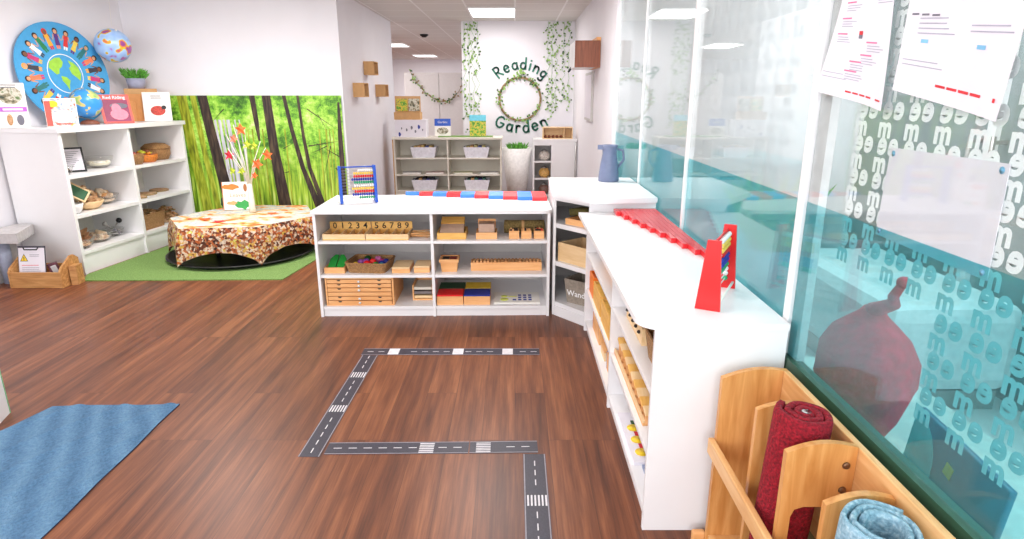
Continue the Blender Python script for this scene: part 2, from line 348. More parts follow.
def text_geo(body, size, offset=0.0, res=2, align='CENTER'):
    c = bpy.data.curves.new('text', 'FONT'); c.body = body; c.size = size; c.offset = offset; c.resolution_u = res
    c.align_x = align; c.align_y = 'CENTER'
    o = bpy.data.objects.new('text', c); COL.objects.link(o)
    dg = bpy.context.evaluated_depsgraph_get(); me = o.evaluated_get(dg).to_mesh()
    vs = [v.co.copy() for v in me.vertices]; fs = [list(p.vertices) for p in me.polygons]
    o.evaluated_get(dg).to_mesh_clear(); bpy.data.objects.remove(o); bpy.data.curves.remove(c)
    return vs, fs
def put_text(mb, body, size, mat, M, offset=0.0, align='CENTER', res=2):
    vs, fs = text_geo(body, size, offset, res, align); mb.raw(vs, fs, mat, M)
class Frame:
    def __init__(s, x, y, a): s.x, s.y, s.a = x, y, a
    def __call__(s, lx, ly, z): return (s.x + lx * math.cos(s.a) - ly * math.sin(s.a), s.y + lx * math.sin(s.a) + ly * math.cos(s.a), z)

# ---------------------------------------------------------------- the setting
struct(MB().box(-6.5, 3.0, -1.5, 20, -0.06, 0, FLOOR).build('floor'))
struct(MB().box(-6.5, 3.0, -1.5, 20, CEIL, CEIL + 0.06, CEILM).build('ceiling'))
FLW = T(-3.718, 5.07, 0) @ R(math.radians(83.0), 'Z')
struct(MB().box(-6.7, 1.72, 0.575, 0.75, 0, CEIL, WALL, FLW).build('wall_left'))
struct(MB().box(-4.6, -1.84, 6.79, 9.66, 0, CEIL, WALL).build('wall_back_left'))
rw = struct(MB().box(-0.79, 1.02, 9.57, 9.75, 0, CEIL, WALL).build('wall_reading'))
struct(MB().box(0.88, 1.02, 5.64, 9.57, 0, CEIL, WALL).build('wall_right'))
struct(MB().box(-6.5, 3.0, 19.6, 19.8, 0, CEIL, WALL).build('wall_far'))
struct(MB().box(-6.5, -6.3, 9.66, 19.6, 0, CEIL, WALL).build('wall_far_left'))
HALL = plain('hall_paint', (238, 240, 242), 0.8, 0.01, 3)
HALLD = plain('hall_slate_panel', (120, 136, 136), 0.6, 0.06, 3)
struct(MB().box(2.55, 2.7, -1.5, 9.7, 0, CEIL, HALL).build('wall_hall'))
struct(MB().box(1.02, 2.55, 9.57, 9.75, 0, CEIL, HALL).build('wall_hall_end'))
struct(MB().box(1.03, 2.54, -1.5, 9.56, 0.0, 0.012, plain('hall_floor', (206, 212, 212), 0.5, 0.03, 6)).build('floor_hall'))
d = struct(MB().box(2.47, 2.54, 1.9, 4.55, 0.0, 2.3, HALLD).build('door_1'))
m = MB()
for y in (3.2, 1.98, 4.47): m.box(2.44, 2.47, y - 0.03, y + 0.03, 0.0, 2.3, WHITE)
m.box(2.44, 2.47, 1.9, 4.55, 2.24, 2.3, WHITE); struct(m.build('door_frame', d))
m = MB()
for y, s in ((3.12, 1), (3.28, -1)): m.tube([(2.4, y, 1.0), (2.4, y, 1.3)], 0.012, STEEL); m.box(2.4, 2.475, y - 0.01, y + 0.01, 1.02, 1.04, STEEL); m.box(2.4, 2.475, y - 0.01, y + 0.01, 1.26, 1.28, STEEL)
struct(m.build('door_handle', d))
# glass partition: four panes with slim white posts
XG = 0.9
posts = [(5.62, 0.03), (4.46, 0.022), (3.24, 0.028), (1.90, 0.038)]
for i, (y, w) in enumerate(posts):
    m = MB().box(XG - 0.006, XG + 0.035, y - w / 2, y + w / 2, 0.0, CEIL, WHITE, bev=0.003)
    if i == 3:
        m.box(XG + 0.01, XG + 0.035, y - 0.085, y - w / 2 - 0.002, 0.0, CEIL, plain('grey_gasket', (206, 206, 206), 0.6))
    struct(m.build('trim_%d' % (i + 1)))
edges = [5.605, 4.46, 3.24, 1.90, -1.0]
ZB = 1.182
def letters(mb, y0, y1, z0, z1, mat, tw=0.106, th=0.086, x=XG + 0.0145, size=0.080):
    ve, fe = text_geo('e', size, 0.0030, 3); vm, fm = text_geo('m', size * 0.88, 0.0030, 3)
    base = R(-PI / 2, 'Z') @ R(PI / 2, 'X'); FX = Matrix.Scale(-1, 4, (1, 0, 0)); k = size / 0.074
    z = z0
    while z < z1:
        y = y0
        while y < y1:
            for d_ in (-0.021, 0.021): mb.raw(ve, fe, mat, T(x, y + d_ * k, z) @ base @ FX)
            mb.raw(vm, fm, mat, T(x, y + 0.022 * k, z - 0.044 * k) @ base)
            y += tw
        z += th
for i in range(4):
    y1, y0 = edges[i], edges[i + 1]
    up = F_NEAR if i == 3 else F_UP; lo = F_TEALN if i == 3 else F_TEAL; zb0 = 0.673 if i == 3 else 0.06
    w = struct(MB().box(XG, XG + 0.008, y0, y1, zb0, CEIL, GL_CLEAR).build('window_%d' % (i + 1)))
    def sheet_quad(x, za, zb, mat): return MB().raw([(x, y1, za), (x, y0, za), (x, y0, zb), (x, y1, zb)], [[0, 1, 2, 3]], mat)
    struct(sheet_quad(XG + 0.0088, ZB, CEIL, up).build('frosted_film', w))
    struct(sheet_quad(XG + 0.0088, zb0, ZB, lo).build('turquoise_film', w))
    struct(MB().box(XG - 0.01, XG + 0.03, y0, y1, 0.0, 0.672 if i == 3 else 0.06, plain('dark_green_rail', (52, 84, 66), 0.35) if i == 3 else WHITE).build('bottom_rail', w))
    if i in (1, 2, 3):
        mm = MB()
        if i == 3: letters(mm, 0.78, 1.68, 1.125, 2.1, FILMW); letters(mm, 0.78, 1.30, 0.861, 1.09, FILMW)
        if i == 2: letters(mm, 2.1, 3.10, 1.27, 1.98, FILMG)
        if i == 1: letters(mm, 3.34, 3.8, 1.9, 2.3, FILMG)
        struct(mm.build('letter_film', w))
# light fittings
for k, (x, y, vis) in enumerate(PANELS[:1] + PANELS[1:2] + PANELS[6:7]):
    t_ = thing('ceiling_light', ['square white light panel in the ceiling before the reading wall', 'light panel in the ceiling beyond the opening, nearer of the two', 'far light panel in the ceiling beyond the opening, the most distant'][k], 'light', (x, y, CEIL), 0, 'ceiling light panels')
    m = MB()
    for a in ((-0.3, 0.3, -0.46, -0.445), (-0.3, 0.3, 0.445, 0.46), (-0.3, -0.285, -0.445, 0.445), (0.285, 0.3, -0.445, 0.445)): m.box(a[0], a[1], a[2], a[3], -0.02, -0.0005, WHITEM)
    m.build('frame', t_)
    MB().box(-0.285, 0.285, -0.445, 0.445, -0.014, -0.001, EMIT).build('diffuser', t_)
sd = thing('smoke_detector', 'small dark round smoke detector on the ceiling beyond the opening', 'smoke detector', (-1.62, 11.6, CEIL))
MB().lathe([(0.075, -0.002), (0.075, -0.02), (0.05, -0.035)], BLACK, None, 20).build('base', sd)
MB().lathe([(0.05, -0.0355), (0.035, -0.05)], DARK, None, 20).build('sensor', sd)

# reading wall decoration -------------------------------------------------
def stroke(mb, pts, w, mat, M, th=0.004):
    n = len(pts)
    for i in range(n - 1):
        a, b_ = Vector(pts[i]), Vector(pts[i + 1]); d = (b_ - a)
        if d.length < 1e-6: continue
        d.normalize(); p = Vector((-d.y, d.x)) * w / 2; e = d * w * 0.25
        poly = [a - e - p, b_ + e - p, b_ + e + p, a - e + p]
        mb.prism([(q.x, q.y) for q in poly], 0, th, mat, M)
def arc(cx, cy, rx, ry, a0, a1, n=10): return [(cx + rx * math.cos(math.radians(a0 + (a1 - a0) * i / n)), cy + ry * math.sin(math.radians(a0 + (a1 - a0) * i / n))) for i in range(n + 1)]
GLY = {
 'R': (0.62, [[(0.08, 0), (0.1, 1)], [(0.1, 0.97)] + arc(0.25, 0.74, 0.3, 0.24, 90, -90) + [(0.1, 0.5)], [(0.25, 0.5), (0.6, 0.0)]]),
 'e': (0.56, [[(0.06, 0.32), (0.5, 0.36)] + arc(0.28, 0.32, 0.23, 0.3, 10, 320)]),
 'a': (0.56, [arc(0.28, 0.3, 0.22, 0.28, 50, 370), [(0.5, 0.6), (0.48, 0.25), (0.56, 0.0)]]),
 'd': (0.56, [arc(0.26, 0.28, 0.22, 0.28, 50, 360), [(0.5, 1.0), (0.49, 0.0)]]),
 'i': (0.24, [[(0.12, 0), (0.12, 0.58)], [(0.12, 0.8), (0.125, 0.86)]]),
 'n': (0.54, [[(0.08, 0), (0.06, 0.58)], [(0.08, 0.3)] + arc(0.28, 0.36, 0.2, 0.2, 150, 0) + [(0.49, 0)]]),
 'g': (0.56, [arc(0.27, 0.3, 0.21, 0.26, 50, 360), [(0.48, 0.58), (0.48, -0.15)] + arc(0.28, -0.15, 0.2, 0.18, 0, -150)]),
 'G': (0.78, [arc(0.4, 0.48, 0.34, 0.46, 50, 350) + [(0.7, 0.45), (0.42, 0.44)]]),
 'r': (0.42, [[(0.08, 0.58), (0.09, 0)], [(0.09, 0.3)] + arc(0.28, 0.36, 0.18, 0.2, 160, 50)]),
}
BW = R(PI / 2, 'X')
def arc_word(name, word, cx, cz, rad, a_mid, h, up, label, sp):
    root = thing(name, label, 'lettering', (cx, 9.568, cz))
    tot = sum(GLY[c][0] for c in word) * h + sp * (len(word) - 1)
    s = -tot / 2
    for c in word:
        wd = GLY[c][0] * h; mid = s + wd / 2; ang = mid / rad
        mb = MB()
        if up: pos = (rad * math.sin(ang), rad * math.cos(ang)); rot = -ang
        else: pos = (rad * math.sin(ang), -rad * math.cos(ang)); rot = ang
        M = BW @ T(pos[0], pos[1], 0) @ R(rot, 'Z') @ T(-wd / 2, -0.3 * h, 0)
        for st in GLY[c][1]: stroke(mb, [(x * h, y * h) for x, y in st], 0.155 * h, SIGN, M, 0.01)
        mb.build('letter', root); s += wd + sp
    return root
arc_word('wall_lettering', 'Reading', 0.09, 1.41, 0.51, 0, 0.165, True, 'green wall letters spelling Reading, arched above the leafy ring', 0.035)
arc_word('wall_lettering', 'Garden', 0.09, 1.745, 0.745, 0, 0.18, False, 'green wall letters spelling Garden, curved below the leafy ring', 0.04)
ring = thing('leafy_wreath', 'large twig ring wreath with small leaves on the reading wall', 'wreath', (0.075, 9.55, 1.44))
m = MB()
for k in range(4):
    m.tube([((0.31 + 0.012 * math.sin(5 * a + k * 1.7)) * math.cos(a), 0.006 * math.cos(6 * a + k), (0.31 + 0.012 * math.sin(5 * a + k * 1.7)) * math.sin(a)) for a in [2 * PI * i / 48 for i in range(49)]], 0.006, TWIG, seg=5)
m.build('ring', ring)
def leaf(mb, p, s, mat, a=None, tilt=0.3):
    a = random.uniform(0, 2 * PI) if a is None else a
    M = T(*p) @ R(a, 'Y') @ R(tilt, 'X')
    mb.raw([(0, 0, 0), (s * 0.35, -s * 0.05, s * 0.4), (0, -s * 0.12, s), (-s * 0.35, -s * 0.05, s * 0.4), (0, 0.002, 0.0), ], [[0, 1, 2, 3]], mat, M)
m = MB()
for k in range(90):
    a = random.uniform(0, 2 * PI); r_ = 0.31 + random.uniform(-0.035, 0.045)
    leaf(m, (r_ * math.cos(a), -0.01, r_ * math.sin(a)), 0.045, random.choice([LEAF, LEAFD, LEAF]))
for k in range(14): a = PI / 2 + random.uniform(-0.15, 0.15); leaf(m, (0.31 * math.cos(a) + random.uniform(-.05, .07), -0.012, 0.36 + random.uniform(0, 0.06)), 0.05, LEAF)
m.build('leaves', ring)
def vine(name, x0, x1, z0, z1, strands, label, ns, y=9.56, sz=0.042):
    root = thing(name, label, 'ivy garland', ((x0 + x1) / 2, y, z1), 0, 'ivy strands on the reading wall')
    st = MB(); lf = MB(); w = x1 - x0
    for k in range(strands):
        x = -w / 2 + w * (k + 0.5) / strands; bot = z0 - z1 + random.uniform(0, 0.25)
        pts = [(x + 0.03 * math.sin(3 * j + k), 0, bot * j / 14) for j in range(15)]
        st.tube(pts, 0.0025, PLANTG, seg=4)
        for j in range(ns):
            if (j // 7) % 4 == 3 and random.random() < 0.8: continue
            zz = bot * (j + random.random()) / ns
            leaf(lf, (x + 0.03 * math.sin(3 * (zz / bot * 14) + k) + random.uniform(-0.03, 0.03), -0.004, zz), random.uniform(0.7, 1.2) * sz, random.choice([LEAF, LEAFD, LEAF, LEAF]))
    st.build('stem', root); lf.build('leaves', root)
vine('ivy_garland', -0.78, -0.52, 0.93, 2.53, 4, 'ivy strands hanging down the left edge of the reading wall', 44)
vine('ivy_garland', 0.46, 0.64, 1.05, 2.53, 3, 'ivy strands right of the Reading Garden lettering, down to the wooden crate', 44)
vine('ivy_garland', 0.68, 0.84, 1.15, 2.53, 2, 'ivy strands in the right corner of the reading wall behind the brown cabinet', 40)

# far double cabinet and garland beyond the opening
fc = thing('tall_cabinet', 'tall pale double door cabinet beyond the opening left of the reading wall', 'cabinet', (-1.45, 11.9, 0))
PALE = plain('pale_door', (226, 220, 218), 0.6, 0.01)
MB().box(-0.62, 0.75, 0.01, 0.6, 0, 1.9, PALE).build('body', fc)
for s in (-1, 1):
    dd = MB().box(-0.6 if s < 0 else 0.035, 0.025 if s < 0 else 0.72, -0.012, 0.008, 0.05, 1.87, PALE, bev=0.003).build('door', fc)
    MB().box((-0.03 if s < 0 else 0.075) - 0.006, (-0.03 if s < 0 else 0.075) + 0.006, -0.03, -0.013, 0.9, 1.05, STEEL).build('handle', dd)
g = thing('leaf_garland', 'thin leaf garland draped in a V across the tall pale cabinet', 'garland', (-1.35, 11.86, 1.86))
cat_ = [(-0.6, 0.08), (-0.5, -0.12), (-0.32, -0.33), (-0.1, -0.46), (0.02, -0.48), (0.15, -0.44), (0.3, -0.3), (0.42, -0.08), (0.5, 0.05)]
MB().tube([(x, 0, z) for x, z in cat_], 0.006, TWIG, seg=5).build('stem', g)
m = MB()
for k in range(90):
    i = random.randrange(len(cat_) - 1); u = random.random(); x = cat_[i][0] * (1 - u) + cat_[i + 1][0] * u; z = cat_[i][1] * (1 - u) + cat_[i + 1][1] * u
    leaf(m, (x + random.uniform(-.03, .03), -0.005, z + random.uniform(-.03, .03)), 0.05, random.choice([LEAF, TWIG, LEAFD]))
for k in range(16): leaf(m, (0.5 + random.uniform(-.1, .06), -0.008, random.uniform(-.1, .12)), 0.07, LEAFD)
m.build('leaves', g)

# ---------------------------------------------------------------- forest mural
mur = struct(MB().box(-3.72, -1.865, 6.765, 6.785, 0.12, 1.5, LEAFMIX).build('trim_9')) if False else None
m = MB(); MX0, MX1, MZ0, MZ1, MY = -3.72, -1.862, 0.10, 1.495, 6.77
m.box(0, MX1 - MX0, 0, 0.012, 0, MZ1 - MZ0, LEAFMIX)
W_, H_ = MX1 - MX0, MZ1 - MZ0
def strip(pts, mat, lay):
    # pts: list of (x, z, halfwidth) in mural fractions, top to bottom
    L = [((x - w) * W_, z * H_) for x, z, w in pts]; Rr = [((x + w) * W_, z * H_) for x, z, w in pts]
    vs = [(a[0], -0.0004 * lay, a[1]) for a in L] + [(a[0], -0.0004 * lay, a[1]) for a in Rr]; n = len(pts)
    m.raw(vs, [[i, i + 1, n + i + 1, n + i] for i in range(n - 1)], mat)
def clampx(v): return min(max(v, 0.0), 1.0)
for x, w in ((0.30, 0.010), (0.325, 0.006), (0.35, 0.012), (0.275, 0.008), (0.39, 0.005), (0.415, 0.004)): strip([(x - 0.015, 0.82, w * .8), (x, 0.5, w), (x + 0.012, 0.0, w)], BARKW, 2)
for x, w in ((0.085, 0.028), (0.15, 0.016)): strip([(x, 1.0, w), (x + 0.03, 0.5, w), (x + 0.075, 0.0, w * 1.1)], BARKY, 3)
for x, w in ((0.86, 0.004), (0.90, 0.005), (0.94, 0.003), (0.66, 0.004), (0.47, 0.004), (0.53, 0.004), (0.445, 0.003), (0.92, 0.003)): strip([(x, 0.75, w), (x + 0.003, 0.3, w), (x + 0.006, 0.0, w)], BARKY, 3)
strip([(0.203, 1.0, 0.028), (0.225, 0.75, 0.029), (0.245, 0.55, 0.032), (0.283, 0.2, 0.036), (0.31, 0.0, 0.04)], BARK, 4)
strip([(0.49, 1.0, 0.016), (0.50, 0.8, 0.014), (0.505, 0.66, 0.006)], BARK, 4)
strip([(0.567, 1.0, 0.021), (0.575, 0.7, 0.02), (0.588, 0.4, 0.021), (0.60, 0.2, 0.022), (0.612, 0.0, 0.026)], BARK, 4)
strip([(0.588, 1.0, 0.008), (0.602, 0.6, 0.012), (0.635, 0.2, 0.016), (0.655, 0.0, 0.018)], BARK, 5)
strip([(0.673, 1.0, 0.011), (0.70, 0.75, 0.012), (0.745, 0.45, 0.014), (0.805, 0.2, 0.02), (0.85, 0.0, 0.024)], BARK, 4)
strip([(0.752, 1.0, 0.007), (0.765, 0.7, 0.009), (0.785, 0.45, 0.012), (0.838, 0.2, 0.015), (0.88, 0.0, 0.018)], BARK, 4)
strip([(0.984, 0.95, 0.006), (0.98, 0.7, 0.013), (0.978, 0.3, 0.016), (0.98, 0.0, 0.015)], BARK, 4)
for (x0, z0, x1, z1, w) in ((0.79, 0.62, 0.99, 0.66, .004), (0.80, 0.9, 0.97, 0.74, .003), (0.86, 0.86, 0.92, 0.7, .002), (0.99, 0.52, 0.86, 0.62, .004), (0.92, 0.62, 0.86, 0.35, .003), (0.9, 0.62, 0.78, 0.55, .003), (0.94, 0.45, 1.0, 0.35, .004), (0.6, 0.8, 0.54, 0.86, .003), (0.58, 0.66, 0.52, 0.7, .003), (0.64, 0.6, 0.7, 0.64, .003), (0.32, 0.9, 0.24, 0.8, .003), (0.66, 0.42, 0.6, 0.4, .003)):
    dx, dz = (x1 - x0) * W_, (z1 - z0) * H_; L_ = math.hypot(dx, dz); nx, nz = -dz / L_ * w * W_, dx / L_ * w * W_
    m.raw([(x0 * W_ + nx, -0.002, z0 * H_ + nz), (x1 * W_, -0.002, z1 * H_), (x0 * W_ - nx, -0.002, z0 * H_ - nz)], [[0, 1, 2]], BARK)
tag(m.build('forest_backdrop', None, (MX0, MY, MZ0)), 'large printed forest backdrop of green trees and dark trunks on the wall', 'wall print')

# green grass mat
tag(MB().prism([(-3.615, 4.885), (-1.96, 4.92), (-1.86, 5.75), (-1.86, 6.74), (-3.49, 6.74), (-3.70, 5.06)], 0.0, 0.009, GRASS).build('grass_mat'), 'green artificial grass mat under the draped low table', 'mat')

# ---------------------------------------------------------------- open shelving builder (front = local -y side at y=0)
def shelf_unit(name, label, cat, F, w, h, d, bays, zs, mat=WHITE, th=0.02, top_th=0.022, over=0.012, kick=0.07, round_r=0.0, over_l=None, over_r=None, backm=BACKP, group=None, round_left=False):
    root = thing(name, label, cat, (F.x, F.y, 0), F.a, group)
    zt = h - top_th
    ol = over if over_l is None else over_l; orr = over if over_r is None else over_r
    for x in (0, w - th): MB().box(x, x + th, 0.0, d, 0, zt - 0.0005, mat, bev=0.0015).build('side_panel', root)
    if round_r > 0:
        r_ = round_r; poly = [(-ol, d), (-ol, -over)] if not round_left else [(-ol, d)] + [(-ol + r_ - r_ * math.cos(a), -over + r_ - r_ * math.sin(a)) for a in [PI / 2 * i / 8 for i in range(9)]]
        poly += [(w + orr - r_ + r_ * math.sin(a), -over + r_ - r_ * math.cos(a)) for a in [PI / 2 * i / 8 for i in range(9)]] + [(w + orr, d)]
        MB().prism(poly, zt, h, mat).build('top', root)
    else:
        MB().box(-ol, w + orr, -over, d, zt, h, mat, bev=0.003).build('top', root)
    MB().box(th + 0.001, w - th - 0.001, d - 0.012, d, 0.0, zt - 0.001, backm).build('back_panel', root)
    xs = [th] + bays + [w - th]
    for i in range(len(xs) - 1):
        x0 = xs[i] + (0 if i == 0 else th / 2) + 0.001; x1 = xs[i + 1] - (0 if i == len(xs) - 2 else th / 2) - 0.001
        for z in zs: MB().box(x0, x1, 0.006, d - 0.013, z - th, z, mat, bev=0.001).build('shelf', root)
        MB().box(x0, x1, 0.02, 0.036, 0.0, zs[0] - th - 0.001, mat).build('plinth', root)
    for x in bays: MB().box(x - th / 2, x + th / 2, 0.004, d - 0.013, 0, zt - 0.0005, mat, bev=0.001).build('divider', root)
    return root

# ---------------------------------------------------------------- generic small things (built in local coordinates, front = -y)
def open_box(root, name, w, d, h, mat, t=0.006, M=None):
    m = MB(); m.box(-w / 2, w / 2, -d / 2, d / 2, 0, t, mat, M)
    m.box(-w / 2, w / 2, -d / 2, -d / 2 + t, t, h, mat, M); m.box(-w / 2, w / 2, d / 2 - t, d / 2, t, h, mat, M)
    m.box(-w / 2, -w / 2 + t, -d / 2 + t, d / 2 - t, t, h, mat, M); m.box(w / 2 - t, w / 2, -d / 2 + t, d / 2 - t, t, h, mat, M)
    return m.build(name, root)
def bowl_geo(m, r, h, mat, t=0.006, seg=24, flare=0.6):
    prof = [(r * flare * 0.8, 0), (r * (flare + 0.2), h * 0.35), (r, h), (r - t, h), (r * (flare + 0.2) - t, h * 0.38), (r * flare * 0.8 - t, t), (0.002, t)]
    m.lathe([(0.002, 0)] + prof, mat, None, seg, True, False); return m
def pile(mb, rx, ry, z0, hh, n, size, mats, kind='ball'):
    for k in range(n):
        a = random.uniform(0, 2 * PI); q = math.sqrt(random.random()); x, y = rx * q * math.cos(a), ry * q * math.sin(a)
        z = z0 + hh * (1 - q * q) * random.uniform(0.6, 1)
        M = T(x, y, z) @ R(random.uniform(0, PI), 'Z') @ R(random.uniform(-.5, .5), 'X')
        if kind == 'ball': mb.ball((0, 0, 0), size * random.uniform(.7, 1.1), random.choice(mats), M, 1, (1, random.uniform(.5, .9), random.uniform(.4, .7)))
        else: mb.box(-size, size, -size * .35, size * .35, -size * .15, size * .15, random.choice(mats), M, size * 0.08)
def lean_book(name, label, cat, loc, rotz, w, h, th, cover, tilt=0.28, group=None, deco=None, page=True):
    """book standing on its lower edge, leaning back; deco(mb, w, h) adds the cover art on the front"""
    root = thing(name, label, cat, loc, rotz, group, (0, 0, rotz))
    M = T(0, th * math.sin(0) , th * math.sin(tilt) * 0) @ R(-tilt, 'X')
    lift = th * math.sin(tilt) + 0.0005
    M = T(0, 0, 0.0) @ M
    m = MB(); m.box(-w / 2, w / 2, 0, 0.002, 0, h, cover, M); m.box(-w / 2, w / 2, th - 0.002, th, 0, h, cover, M); m.box(-w / 2, -w / 2 + 0.002, 0, th, 0, h, cover, M)
    m.build('cover', root)
    if page: MB().box(-w / 2 + 0.003, w / 2 - 0.003, 0.0022, th - 0.0022, 0.003, h - 0.003, PAPER2, M).build('pages', root)
    if deco:
        m = MB(); deco(m, w, h, M @ T(0, -0.0006, 0)); m.build('cover_art', root)
    for c in root.children: c.location.z = 0.0
    # keep the lowest edge on the surface
    root.location.z = loc[2] + (th * math.sin(tilt) if tilt > 0 else 0)
    return root
def flat(m, x0, x1, z0, z1, mat, M, y=-0.0003): m.box(x0, x1, y - 0.0008, y, z0, z1, mat, M)
def blob(m, cx, cz, rx, rz, mat, M, y=-0.001, n=14, ph=0.0, wob=0.0):
    P_ = [(cx + rx * math.cos(2 * PI * i / n + ph) * (1 + wob * math.sin(3.1 * i)), cz + rz * math.sin(2 * PI * i / n + ph) * (1 + wob * math.cos(2.3 * i))) for i in range(n)]
    m.raw([(x, y, z) for x, z in P_], [list(range(n))], mat, M)
def lines(m, x0, x1, ztop, n, dz, hh, mat, M, ragged=0.25):
    for k in range(n): flat(m, x0, x1 - (x1 - x0) * random.uniform(0, ragged), ztop - k * dz - hh, ztop - k * dz, mat, M)

# ---------------------------------------------------------------- main low shelf in the middle
FM = Frame(-1.36, 4.025, 0.016)
shelf_unit('low_shelf_unit', 'white low open shelf unit in the middle with numeral trays and drawer box', 'shelf unit', FM, 1.6, 0.757, 0.66, [0.795], [0.075, 0.305, 0.545], round_r=0.06, kick=0.06, over=0.02, over_l=0.004, over_r=0.01)
S3, S2, S1, TP = 0.5455, 0.3055, 0.0755, 0.7575
# numeral trays
def tray(lx, nums, label):
    t_ = thing('numeral_tray', label, 'tray', FM(lx, 0.14, S3), FM.a, 'wooden numeral trays')
    m = MB(); w, d = 0.29, 0.20
    m.box(-w / 2, w / 2, -d / 2, d / 2, 0, 0.006, YELW); m.box(-w / 2, w / 2, -d / 2, -d / 2 + 0.008, 0.006, 0.04, PALEW); m.box(-w / 2, -w / 2 + 0.008, -d / 2 + 0.008, d / 2, 0.006, 0.04, PALEW); m.box(w / 2 - 0.008, w / 2, -d / 2 + 0.008, d / 2, 0.006, 0.04, PALEW)
    m.build('tray', t_)
    b_ = MB(); b_.box(-w / 2, w / 2, d / 2 + 0.001, d / 2 + 0.009, 0.0, 0.088, YELW)
    b_ = b_.build('back_board', t_)
    tx = MB()
    for k, n in enumerate(nums): put_text(tx, n, 0.062, DARK, T(-w / 2 + 0.036 + k * 0.054, d / 2 + 0.0003, 0.058) @ R(PI / 2, 'X'), 0.0008)
    tx.build('numerals', b_)
    m = MB()
    for k in range(1, 5): m.box(-w / 2 + k * w / 5 - 0.003, -w / 2 + k * w / 5 + 0.003, -d / 2 + 0.009, d / 2 - 0.001, 0.0065, 0.036, PALEW)
    m.build('slat', t_)
tray(0.19, '01234', 'wooden counting tray with numerals 0 to 4 on the top shelf')
tray(0.485, '56789', 'wooden counting tray with numerals 5 to 9 on the top shelf')
for k in range(16):
    L_ = random.uniform(0.12, 0.17)
    z_ = 0.0075 + 0.009 * (k // 4)
    tag(MB().tube([(-L_ / 2, 0, 0), (L_ / 2, 0, 0)], 0.0035, random.choice([BEECH, PALEW, ACACIA]), seg=6).build('counting_stick', None, FM(0.705 + random.uniform(-.015, .015) , 0.10 + 0.03 * (k % 4) + random.uniform(-.008, .008), S3 + z_), (0, random.uniform(-0.04, 0.04), FM.a + random.uniform(-.5, .5))),
        'loose wooden counting stick in the bundle beside the numeral trays', 'stick', 'loose wooden counting sticks')
def lid_box(name, label, cat, lx, ly, z, w, d, h, mat, lid, lidm=None, group=None, gap=0.006, fr=FM, rz=0, over=0.0):
    t_ = thing(name, label, cat, fr(lx, ly, z), fr.a + rz, group)
    MB().box(-w / 2, w / 2, -d / 2, d / 2, 0, h, mat, bev=0.002).build('box', t_)
    MB().box(-w / 2 - over, w / 2 + over, -d / 2 - over, d / 2 + over, h + 0.0005, h + lid, lidm or mat, bev=0.002).build('lid', t_)
    return t_
def sloped_card_box(lx, label, w, mat, c1, c2, z=S3):
    t_ = thing('card_box', label, 'box', fr_(lx, 0.16, z), FM.a)
    open_box(t_, 'box', w, 0.22, 0.045, mat, 0.008)
    m = MB(); M = T(0, 0.0, 0.050) @ R(math.radians(24), 'X')
    m.box(-w / 2 + 0.018, w / 2 - 0.018, -0.09, 0.02, 0, 0.03, c1, M, 0.002); m.build('card_stack', t_)
    m = MB(); M = T(0, 0.0, 0.050) @ R(math.radians(24), 'X')
    m.box(-w / 2 + 0.018, w / 2 - 0.018, 0.022, 0.10, 0, 0.036, c2, M, 0.002); m.build('card_stack', t_)
fr_ = FM
GREYC = plain('grey_card', (190, 158, 138), 0.6, 0.03)
sloped_card_box(0.925, 'yellow wooden tray with sloping stack of cards on the top shelf', 0.2, YELW, GREYC, YELW)
t_ = thing('card_box', 'orange wooden box holding a brown block of cards on the top shelf', 'box', FM(1.165, 0.13, S3), FM.a)
open_box(t_, 'box', 0.145, 0.15, 0.045, BEECH, 0.008)
MB().box(-0.055, 0.055, -0.05, 0.06, 0.009, 0.10, GREYC, T(0, 0, 0), 0.004).build('card_stack', t_)
MB().box(-0.062, 0.062, 0.0605, 0.066, 0.009, 0.115, BEECH).build('back_board', t_)
for k, (lx, lab, top) in enumerate([(1.355, 'small wooden box with dark rods, leftmost of three on the top shelf', DARK), (1.44, 'small wooden box with pale contents, middle of three on the top shelf', BEECH), (1.527, 'small wooden box with red and dark rods, rightmost of three on the top shelf', RED)]):
    t_ = thing('rod_box', lab, 'box', FM(lx, 0.10, S3), FM.a, 'three small wooden rod boxes')
    open_box(t_, 'box', 0.07, 0.08, 0.055, BEECH, 0.006)
    m = MB()
    for i in range(4):
        for j in range(4): m.box(-0.026 + i * 0.0135, -0.015 + i * 0.0135, -0.03 + j * 0.0155, -0.017 + j * 0.0155, 0.0065, 0.06 + random.uniform(-.004, .008), random.choice([top, DARK, BEECH]))
    m.build('rods', t_)
t_ = thing('woven_mat_roll', 'rolled greenish brown woven mat behind the three small boxes', 'mat', FM(1.43, 0.25, S3 + 0.048), FM.a)
MATG = noisy('olive_weave', [(0.3, (104, 84, 44)), (0.7, (150, 128, 78))], (1, 1, 1), 80, 3, 0.9)
MB().tube([(-0.14, 0.0, 0), (-0.07, -0.01, 0.0), (0.06, -0.008, 0.0), (0.14, 0, 0)], 0.047, MATG, seg=18).build('roll', t_)
MB().tube([(-0.02, -0.0095, 0.0), (0.0, -0.0095, 0)], 0.0485, KRAFT, seg=18).build('tie', t_)
